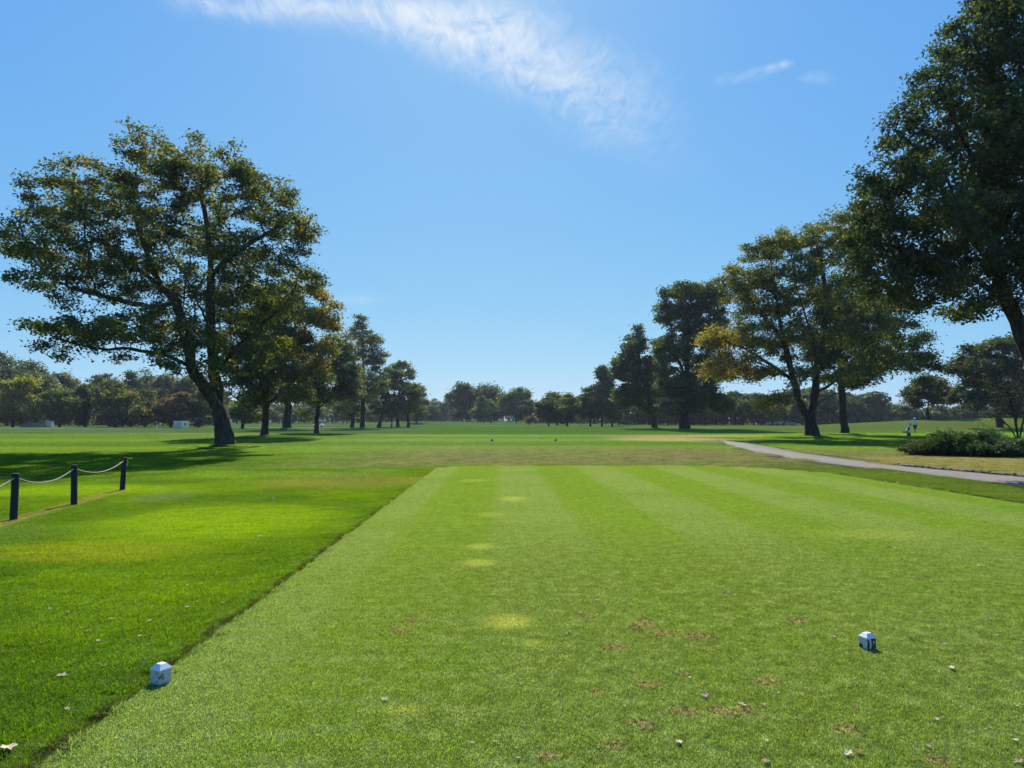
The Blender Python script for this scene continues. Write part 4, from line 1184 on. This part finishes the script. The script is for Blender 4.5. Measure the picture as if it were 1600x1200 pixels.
# ---- shrubs on the right
def build_junipers():
    mw = M_BARK
    def juniper(label, px, py, D, wx, wy, h, n_br, seed, brown=0):
        g = np.random.default_rng(seed)
        x0 = gx(px, D); z0 = float(ground_z(x0, D))
        root = empty('juniper_shrub', (x0, D, z0), label, 'shrub', 'spreading junipers beside the cart path')
        br = MB(); Cs = []; Ds = []; Ns = []; col = []
        for b in range(n_br):
            a = g.random() * 2 * math.pi; L = (.45 + .55 * g.random())
            ex, ey = math.cos(a) * wx * L, math.sin(a) * wy * L
            top = h * (1.05 - .62 * L ** 1.6) * (.75 + .4 * g.random())
            s = Vector((ex * .10, ey * .10, 0)); e = Vector((ex, ey, top)); c = Vector((ex * .45, ey * .45, top * 1.02))
            P = [s * (1 - t) ** 2 + c * 2 * t * (1 - t) + e * t * t for t in [q_ / 7 for q_ in range(8)]]
            br.tube(P, [.03 * (1 - t * .85) for t in np.linspace(0, 1, 8)], 4, cap=False)
            dead = g.random() < brown
            n = 0; q_c, q_d, q_t = [], [], []
            d0 = (e - c).normalized()
            for k in range(20):
                t0 = .25 + .75 * k / 19; i0 = min(6, int(t0 * 7)); o_ = P[i0].lerp(P[i0 + 1], t0 * 7 - i0)
                v = (d0 + Vector(tuple(g.normal(size=3) * np.array([.55, .55, .35])))).normalized()
                if k == 19: v = d0
                ln = (.26 + .32 * g.random()) * (1.25 - .5 * t0)
                m = 20
                u = np.arange(m) / (m - 1)
                pc = np.array(o_)[None] + np.array(v)[None] * (u * ln)[:, None] + np.array([0, 0, .10 * ln])[None] * (u ** 2)[:, None] + g.normal(size=(m, 3)) * .012
                dd_ = np.array(v)[None] + g.normal(size=(m, 3)) * .38
                q_c.append(pc); q_d.append(dd_); q_t.append(t0 * .45 + .55 * u); n += m
            Q = np.concatenate(q_c); t = np.concatenate(q_t)
            Cs.append(Q)
            dd = np.concatenate(q_d); dd /= np.linalg.norm(dd, axis=1)[:, None]
            Ds.append(dd)
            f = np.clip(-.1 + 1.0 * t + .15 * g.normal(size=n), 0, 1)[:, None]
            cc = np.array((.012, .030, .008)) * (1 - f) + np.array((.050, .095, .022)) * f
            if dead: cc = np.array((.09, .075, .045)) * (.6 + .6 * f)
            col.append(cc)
        br.build('stems', mw, root)
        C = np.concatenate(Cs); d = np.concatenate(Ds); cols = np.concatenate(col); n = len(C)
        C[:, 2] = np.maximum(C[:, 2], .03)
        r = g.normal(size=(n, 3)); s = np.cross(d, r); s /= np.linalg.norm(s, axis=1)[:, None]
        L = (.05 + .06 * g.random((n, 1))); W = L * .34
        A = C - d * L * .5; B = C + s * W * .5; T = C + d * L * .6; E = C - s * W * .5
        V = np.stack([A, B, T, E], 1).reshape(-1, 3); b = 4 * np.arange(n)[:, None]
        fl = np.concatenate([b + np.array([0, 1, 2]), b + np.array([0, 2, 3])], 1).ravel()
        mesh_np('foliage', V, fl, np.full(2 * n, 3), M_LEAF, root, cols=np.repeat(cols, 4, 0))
    juniper('tall-crested dark green juniper in the middle of the bed by the cart path', 1506, 712, 33.5, 2.0, 1.2, 1.18, 165, 41)
    juniper('low dark juniper spreading to the right edge below the bare shrub', 1580, 710, 33.0, 2.0, 1.2, .82, 140, 42)
    juniper('flat brownish-tipped juniper at the left end of the bed', 1452, 711, 33.8, 1.3, 1.0, .52, 90, 43, brown=.35)
    juniper('low juniper at the front of the bed, in the gap below the tall-crested one', 1542, 713, 32.2, 1.3, .8, .62, 80, 44)
    px_tree('bare_shrub', 'leafless many-stemmed grey shrub rising behind the junipers at the right edge', 1592, 41, [
        [(1592, 700, 0), (1590, 680, 0), (1586, 655, 0), (1580, 630, 0), (1572, 605, 0)],
        [(1592, 692, 0), (1597, 665, .2), (1604, 635, .3), (1608, 605, .3)], [(1591, 688, 0), (1578, 668, -.3), (1560, 652, -.5), (1540, 645, -.6)], [(1591, 690, 0), (1588, 660, .5), (1592, 620, .8)],
        [(1592, 690, 0), (1565, 678, -.4), (1545, 668, -.5), (1532, 660, -.5)]],
        [(1572, 615, 26, 28, 0, 1.0, 0), (1600, 610, 26, 34, 0, 1.0, 0), (1552, 645, 20, 14, 0, .8, 0), (1588, 635, 24, 24, 0, 1, 0), (1625, 640, 20, 26, 0, 1, 0)],
        'grey', 4200, .13, .16, 1600, .05, 45, .10, tip=.014, cat='shrub', spread=.08, flat=.2, crown='dry_leaves', up=.5)

# ---- people and their gear
def skin(name, V, E, rad, mat, parent, levels=1):
    me = bpy.data.meshes.new(name); me.from_pydata([tuple(v) for v in V], E, []); me.update()
    o = bpy.data.objects.new(name, me); COL.objects.link(o)
    if parent: o.parent = parent
    me.materials.append(mat)
    m = o.modifiers.new('skin', 'SKIN'); m.use_smooth_shade = True
    sv = me.skin_vertices[0].data if me.skin_vertices else None
    if sv is None:
        bpy.context.view_layer.objects.active = o
        me.attributes  # layer is made with the modifier
    for i, r in enumerate(rad):
        rr = r if hasattr(r, '__len__') else (r, r)
        me.skin_vertices[0].data[i].radius = rr
        me.skin_vertices[0].data[i].use_root = (i == 0)
    s = o.modifiers.new('subdivision', 'SUBSURF'); s.levels = levels; s.render_levels = levels
    return o

def build_person(loc, rz, label, mats, arm_out=True):
    """standing golfer, one arm reaching out to a trolley handle; figure faces local +y"""
    skin_m, shirt_m, short_m, hat_m, shoe_m, hair_m = mats
    root = empty('person', loc, label, 'person', None, rz)
    J = {}; E = []; Rr = []; V = []
    def j(n, p, r, par=None):
        J[n] = len(V); V.append(p); Rr.append(r)
        if par: E.append((J[par], J[n]))
    j('pelvis', (0, 0, .93), (.135, .10)); j('waist', (0, .01, 1.10), (.125, .095), 'pelvis'); j('chest', (0, .01, 1.32), (.15, .11), 'waist')
    j('neck0', (0, .0, 1.47), (.075, .07), 'chest'); j('neck', (0, .01, 1.53), .052, 'neck0'); j('head', (0, .03, 1.62), (.080, .092), 'neck'); j('crown', (0, .02, 1.71), (.070, .082), 'head')
    j('nose', (0, .128, 1.615), .014, 'head')
    for s, sd in ((-1, 'l'), (1, 'r')):
        j('ear' + sd, (s * .088, .01, 1.625), .016, 'head')
        j('sh' + sd, (s * .185, 0, 1.42), .058, 'chest')
        if s < 0 and arm_out: el, wr = (-.40, .10, 1.30), (-.62, .16, 1.20)
        else: el, wr = (s * .24, -.02, 1.15), (s * .25, .06, .91)
        j('el' + sd, el, .042, 'sh' + sd); j('wr' + sd, wr, .028, 'el' + sd)
        d = (Vector(wr) - Vector(el)).normalized()
        pm = Vector(wr) + d * .055
        j('palm' + sd, tuple(pm), (.036, .018), 'wr' + sd)
        side = d.cross(Vector((0, 1, 0)) if abs(d.y) < .7 else Vector((1, 0, 0))).normalized()
        for f, (o, ln) in enumerate(((-.030, .062), (-.010, .075), (.010, .072), (.030, .055))):
            a = pm + side * o + d * .035; b = a + d * ln * .55 + Vector((0, 0, -.012)); c = b + d * ln * .35 + Vector((0, 0, -.030))
            j('f%d' % f + sd, tuple(a), .009, 'palm' + sd); j('g%d' % f + sd, tuple(b), .0085, 'f%d' % f + sd); j('h%d' % f + sd, tuple(c), .007, 'g%d' % f + sd)
        t = Vector(wr) + d * .03 - side * .045
        j('t0' + sd, tuple(t), .011, 'palm' + sd); j('t1' + sd, tuple(t + d * .035 - side * .012 + Vector((0, 0, -.02))), .009, 't0' + sd)
        ft = .14 if s > 0 else -.10
        j('hip' + sd, (s * .095, 0, .88), .088, 'pelvis'); j('kn' + sd, (s * .115, ft * .55 + .03, .50), .058, 'hip' + sd)
        j('cf' + sd, (s * .125, ft * .8 - .01, .33), .054, 'kn' + sd); j('an' + sd, (s * .13, ft, .09), .036, 'cf' + sd)
        j('to' + sd, (s * .15, ft + .15, .04), (.036, .026), 'an' + sd)
    skin('body', V, E, Rr, skin_m, root)
    def sub(names, pairs, grow, name, mat):
        idx = {n: i for i, n in enumerate(names)}
        rr = [tuple(np.array(Rr[J[n]] if hasattr(Rr[J[n]], '__len__') else (Rr[J[n]],) * 2) * grow[0] + grow[1]) for n in names]
        return skin(name, [V[J[n]] for n in names], [(idx[a], idx[b]) for a, b in pairs], rr, mat, root)
    sub(['waist', 'chest', 'neck0', 'shl', 'shr', 'ell', 'elr', 'pelvis'], [('pelvis', 'waist'), ('waist', 'chest'), ('chest', 'neck0'), ('chest', 'shl'), ('chest', 'shr'), ('shl', 'ell'), ('shr', 'elr')], (1.05, .022), 'shirt', shirt_m)
    sub(['pelvis', 'hipl', 'hipr', 'knl', 'knr'], [('pelvis', 'hipl'), ('pelvis', 'hipr'), ('hipl', 'knl'), ('hipr', 'knr')], (1.05, .028), 'shorts', short_m)
    for sd in 'lr':
        sub(['an' + sd, 'to' + sd], [('an' + sd, 'to' + sd)], (1.05, .016), 'shoe', shoe_m)
    skin('hair', [(0, -.02, 1.60), (0, -.01, 1.68)], [(0, 1)], [(.088, .088), (.082, .09)], hair_m, root)
    n = 16; mb = MB()
    ring = lambda r, z, y=0, k=1.1: [(math.cos(2 * math.pi * i / n) * r, y + math.sin(2 * math.pi * i / n) * r * k, z) for i in range(n)]
    prof = [(.155, 1.675), (.105, 1.69), (.100, 1.74), (.080, 1.785), (.03, 1.80)]
    VV = []
    for r, z in prof: VV += ring(r, z, .03)
    Fs = [(k * n + i, k * n + (i + 1) % n, (k + 1) * n + (i + 1) % n, (k + 1) * n + i) for k in range(4) for i in range(n)] + [tuple(range(4 * n, 5 * n)), tuple(range(n))[::-1]]
    mb.add(VV, Fs).build('sun_hat', hat_m, root, smooth_sh=True)
    return root

def copy_tree(o, parent=None):
    c = o.copy(); COL.objects.link(c)
    if parent: c.parent = parent
    for ch in list(o.children): copy_tree(ch, c)
    return c

def build_golfer():
    sk = plain('skin_tone', (.42, .26, .18), .6, .3, var=.1); white = plain('white_cloth', (.78, .80, .82), .85, .1, var=.06)
    blue = plain('pale_blue_cloth', (.55, .62, .72), .85, .1, var=.1); navy = plain('navy_cloth', (.045, .06, .10), .85, .1); shoe = plain('shoe_leather', (.06, .06, .06), .5, .3)
    hair = plain('brown_hair', (.06, .04, .03), .7, .2); black = plain('black_nylon', (.02, .02, .022), .6, .3); metal = plain('grey_metal', (.30, .31, .33), .35, .5, metal=.7)
    D = 85.0; x = gx(1428, D); z = float(ground_z(x, D))
    p = build_person((x, D, z), R(8), 'golfer in a white sun hat, pale shirt and dark shorts holding a trolley handle', (sk, blue, navy, white, shoe, hair))
    # trolley
    tx = x - .98
    r = empty('golf_trolley', (tx, D + .05, z), 'three-wheeled golf trolley held by the golfer on the right-hand hole', 'golf trolley')
    fr = MB(); fr.tube([(-.12, 0, .16), (.02, 0, .55), (.20, .02, 1.02), (.36, .08, 1.18)], .018, 8); fr.tube([(-.10, -.28, .15), (-.10, .28, .15)], .014, 8); fr.tube([(-.1, 0, .2), (.38, 0, .12)], .016, 8)
    fr.build('frame', metal, r)
    MB().tube([(.36, .08 - .13, 1.18), (.36, .08 + .13, 1.18)], .02, 8).build('handle', black, r)
    for (a, b, c, q) in [(-.12, -.30, .15, .15), (-.12, .30, .15, .15), (.40, 0, .11, .11)]:
        w = MB(); w.disc((a, b, c), (0, 1, 0), q, .05, 18); wo = w.build('wheel', black, r)
        MB().disc((a, b, c), (0, 1, 0), q * .55, .056, 12).build('hub', metal, wo)
    b = empty('golf_bag', (tx - .02, D - .02, z + .20), 'white and black golf bag strapped on the trolley', 'golf bag')
    ax = Vector((.40, 0, .70)).normalized()
    MB().tube([Vector((0, 0, 0)), ax * .2, ax * .70, ax * .78], [.12, .15, .16, .165], 14).build('body', white, b, smooth_sh=False)
    MB().box((.16, -.15, .33), (.20, .10, .42), taper=.9, bev=.02).build('pocket', black, b)
    MB().tube([ax * .78, ax * .84], [.17, .17], 14).build('collar', black, b)
    for k in range(6):
        o = Vector((.06 * math.cos(k * 1.05), .06 * math.sin(k * 1.05), 0))
        cl = MB().tube([ax * .6 + o, ax * (.92 + .02 * k) + o * 1.4], .008, 5)
        cl.box(tuple(ax * (.94 + .02 * k) + o * 1.4), (.07, .05, .05), bev=.01).build('club', metal if k % 2 else black, b)
    # two players far off
    for i, (px, DD, lab) in enumerate([(793, 262, 'far-off golfer in pale clothes standing left of another below the central clump'), (798, 266, 'far-off golfer in pale clothes standing just right of another below the central clump')]):
        c = copy_tree(p); c.location = (gx(px, DD), DD, float(ground_z(gx(px, DD), DD))); c.rotation_euler = (0, 0, R(60 + 90 * i)); c['label'] = lab
    for i, (px, DD) in enumerate([(801, 262), (805, 262)]):
        c = copy_tree(b); c.location = (gx(px, DD), DD, float(ground_z(gx(px, DD), DD)))
        c['label'] = 'pale golf bag standing beside the two far-off golfers'; c['group'] = 'golf bags below the central clump'

def build_vehicles():
    white = plain('white_bodywork', (.78, .79, .80), .35, .5, var=.05); black = plain('rubber', (.02, .02, .02), .7, .2); dark = plain('dark_vinyl', (.04, .045, .05), .5, .3)
    glass = plain('dark_glass', (.03, .04, .05), .1, .6, var=.1); grey = plain('silver_bodywork', (.45, .47, .50), .3, .5, var=.05); metal = plain('chrome', (.5, .5, .52), .3, .5, metal=.8)
    D = 170; x = gx(498, D); z = float(ground_z(x, D))
    r = empty('golf_cart', (x, D, z), 'white golf cart with a canopy, half hidden by a trunk in the left row', 'golf cart', rz=R(8))
    V = [(-1.15, .30), (-1.15, .75), (-.45, .78), (-.40, .42), (.30, .40), (.62, .85), (1.05, .78), (1.18, .45), (1.18, .30)]
    def prism(V2, w):
        n = len(V2); return MB().add([(a, -w / 2, b) for a, b in V2] + [(a, w / 2, b) for a, b in V2], [tuple(range(n))[::-1], tuple(range(n, 2 * n))] + [(i, (i + 1) % n, n + (i + 1) % n, n + i)[::-1] for i in range(n)])
    prism(V, 1.15).build('body', white, r)
    MB().box((-.52, 0, .84), (.5, 1.05, .12), bev=.03).box((-.80, 0, 1.10), (.12, 1.05, .46), bev=.03).build('seat', dark, r)
    MB().box((-.05, 0, 1.86), (1.75, 1.2, .07), bev=.03).build('canopy', white, r)
    for sx in (-.86, .72):
        for sy in (-.52, .52): MB().tube([(sx, sy, .74), (sx * .96, sy, 1.84)], .022, 6).build('roof_post', metal, r)
    for sx in (-.78, .80):
        for sy in (-.5, .5):
            w = MB().disc((sx, sy, .23), (0, 1, 0), .23, .2, 18).build('wheel', black, r)
            MB().disc((sx, sy, .23), (0, 1, 0), .12, .21, 12).build('rim', metal, w)
    MB().tube([(.45, -.22, .80), (.22, -.22, 1.12)], .02, 6).disc((.2, -.22, 1.14), (-.8, 0, .6), .17, .025, 14).build('steering_wheel', black, r)
    # cars beyond the long wood
    def car(px, DD, mat, label, rz):
        x = gx(px, DD); z = float(ground_z(x, DD)); r = empty('parked_car', (x, DD, z), label, 'car', 'cars parked behind the long wood', rz)
        prism([(-2.1, .32), (-2.15, .80), (-1.9, .98), (-.95, 1.02), (1.0, .98), (2.0, .85), (2.15, .62), (2.15, .32)], 1.75).build('body', mat, r)
        prism([(-1.75, 1.0), (-1.2, 1.45), (.3, 1.47), (1.05, .98)], 1.56).build('cabin_windows', glass, r)
        prism([(-1.22, 1.452), (-1.1, 1.50), (.2, 1.51), (.33, 1.472)], 1.5).build('roof', mat, r)
        for sx in (-1.3, 1.35):
            for sy in (-.8, .8):
                w = MB().disc((sx, sy, .33), (0, 1, 0), .33, .22, 18).build('wheel', black, r); MB().disc((sx, sy, .33), (0, 1, 0), .19, .23, 12).build('rim', metal, w)
    car(1208, 231, white, 'white car glimpsed between trunks of the long wood, the left one', .1)
    car(1229, 229, grey, 'silver car glimpsed between trunks of the long wood, the right one', -.1)

def house(name, label, px, D, w, d, h, roof_h, wall, roof, rz, cat='house', nwin=3):
    trim = plain('house_trim', (.7, .7, .68), .6, .3, var=.05); glass = plain('window_glass', (.03, .04, .05), .12, .6, var=.1); door = plain('door_paint', (.12, .10, .08), .6, .3)
    x = gx(px, D); z = float(ground_z(x, D)); r = empty(name, (x, D, z), label, cat, None, rz)
    MB().box((0, 0, h / 2), (w, d, h)).build('wall', wall, r)
    a, b = w / 2 + .35, d / 2 + .35
    V = [(-a, -b, h - .05), (a, -b, h - .05), (a, b, h - .05), (-a, b, h - .05), (-a, -b, h + .10), (a, -b, h + .10), (a, b, h + .10), (-a, b, h + .10), (-a, 0, h + roof_h), (a, 0, h + roof_h)]
    Fs = [(3, 2, 1, 0), (0, 1, 5, 4), (2, 3, 7, 6), (4, 5, 9, 8), (6, 7, 8, 9), (1, 2, 6, 9, 5), (3, 0, 4, 8, 7)]
    rf = MB().add(V, Fs).build('roof', roof, r)
    if roof_h > 1: MB().box((w * .25, d * .15, h + roof_h), (.6, .6, 1.1)).build('chimney', door, rf)
    for k in range(nwin):
        cx = -w / 2 + w * (k + .5) / nwin; y = -d / 2
        if k == nwin // 2 and nwin > 1:
            MB().box((cx, y - .02, 1.02), (.95, .08, 2.04)).build('door', door, r)
        else:
            f = MB().box((cx, y - .02, h * .55), (1.1, .08, 1.2)).build('window', trim, r); MB().box((cx, y - .05, h * .55), (.9, .06, 1.0)).build('pane', glass, f)
    return r

def build_houses():
    wsid = plain('white_siding', (.66, .68, .70), .7, .2, var=.08, nscale=3); gr = plain('grey_shingle', (.16, .17, .18), .85, .15, var=.3, nscale=6); beige = plain('beige_render', (.27, .27, .26), .8, .2, var=.1, nscale=2)
    bl = plain('slate_roof', (.12, .13, .16), .8, .2, var=.3, nscale=4)
    house('cottage', 'white cottage glimpsed under the trees at the far left', 60, 165, 5.2, 4.5, 2.5, 1.5, wsid, gr, R(12), nwin=1)
    house('house', 'pale house seen past the slimmer plane trunk, beyond the mound', 1340, 305, 9, 7, 4.6, 2.8, beige, gr, R(-15))
    house('house', 'dark-roofed house beyond the mound, left of the golfer', 1399, 292, 8, 7, 4.6, 2.8, plain('grey_siding', (.22, .25, .30), .8, .2, nscale=2), bl, R(10))
    # pale utility shed
    D = 142; x = gx(284, D); z = float(ground_z(x, D))
    r = empty('shed', (x, D, z), 'small flat-roofed pale utility shed at the edge of the left wood', 'shed', None, R(-28))
    s1 = plain('shed_shade_grey', (.40, .41, .40), .7, .2, var=.08, nscale=2); s2 = plain('shed_white_panel', (.74, .74, .72), .7, .2, var=.06, nscale=2)  # wall grey has the long side's shade painted in; the end stays white
    MB().box((0, 0, .66), (2.3, 1.5, 1.32)).build('wall', s1, r); MB().box((1.17, 0, .66), (.06, 1.46, 1.28)).build('end_panel', s2, r)
    MB().box((1.21, 0, .80), (.04, .4, .5)).build('vent', gr, r); MB().box((0, 0, 1.36), (2.5, 1.66, .08), bev=.02).build('roof', s2, r)
    # low tan wall before the cottage
    o = MB().box((0, 0, .22), (3.0, .4, .5), bev=.03).build('low_wall', plain('tan_stone', (.34, .29, .21), .9, .1, nscale=3)); o.location = (gx(63, 158), 158, float(ground_z(gx(63, 158), 158)) - .03)
    tag(o, 'low tan stone wall in front of the white cottage', 'wall')

def build_stakes():
    w = plain('stake_paint', (.78, .78, .75), .6, .3, var=.05); m = plain('pole_paint', (.25, .25, .22), .5, .3); f = plain('flag_cloth', (.03, .04, .06), .9, .1)
    D = 122; x = gx(247, D); z = float(ground_z(x, D)); r = empty('stake', (x, D, z), 'thin white marker stake on the left field before the wood', 'stake')
    MB().tube([(0, 0, -.1), (0, 0, .78)], [.045, .045], 8).build('shaft', w, r); MB().tube([(0, 0, .78), (0, 0, .86)], [.047, .012], 8).build('tip', w, r)
    D = 132; x = gx(376, D); z = float(ground_z(x, D)); r = empty('flagstick', (x, D, z), 'golf flagstick with a small dark flag beside the leaning plane tree', 'flagstick')
    MB().tube([(0, 0, -.1), (0, 0, 1.95)], [.022, .016], 8).build('pole', m, r)
    V = []; Fs = []
    for i in range(7):
        a = i / 6; V += [(-.02 - .5 * a, .05 * math.sin(a * 5), 1.92 - .03 * a), (-.02 - .5 * a, .05 * math.sin(a * 5 + .4), 1.58 - .05 * a)]
    V += [(q[0], q[1] + .012, q[2]) for q in V]
    for i in range(6): Fs += [(2 * i, 2 * i + 1, 2 * i + 3, 2 * i + 2), (14 + 2 * i, 14 + 2 * i + 2, 14 + 2 * i + 3, 14 + 2 * i + 1)]
    MB().add(V, Fs).build('flag', f, r)

def build_haze():
    m = bpy.data.materials.new('haze'); m.use_nodes = True; m.node_tree.nodes.clear(); N.tree = m.node_tree
    v = N.node('ShaderNodeVolumePrincipled'); v.inputs['Color'].default_value = (.72, .84, 1, 1); v.inputs['Density'].default_value = HAZE; v.inputs['Anisotropy'].default_value = .3
    o = N.node('ShaderNodeOutputMaterial'); N.tree.links.new(v.outputs[0], o.inputs['Volume'])
    b = MB().box((0, 1250, 15), (3800, 3100, 40)).build('haze', m)
    tag(b, kind='stuff')
HAZE = .00013

for px, D, hh in [(353, 42, .22), (1268, 64, .35), (1318, 77, .25), (414, 68, .25), (449, 115, .45), (1069, 115, .25), (1022, 132, .25), (567, 132, .35)]:
    BUMPS.append((gx(px, D), D, hh, 1.9 if D < 50 else 2.6, 1.9 if D < 50 else 2.6))
build_light()
build_ground()
build_tee()
build_grass()
build_edge_tufts()
build_hero_trees()
build_far_trees()
build_distant_wood()
build_path()
build_kerb()
build_markers()
build_fence()
build_leaves()
build_junipers()
build_golfer()
build_vehicles()
build_houses()
build_stakes()
build_haze()
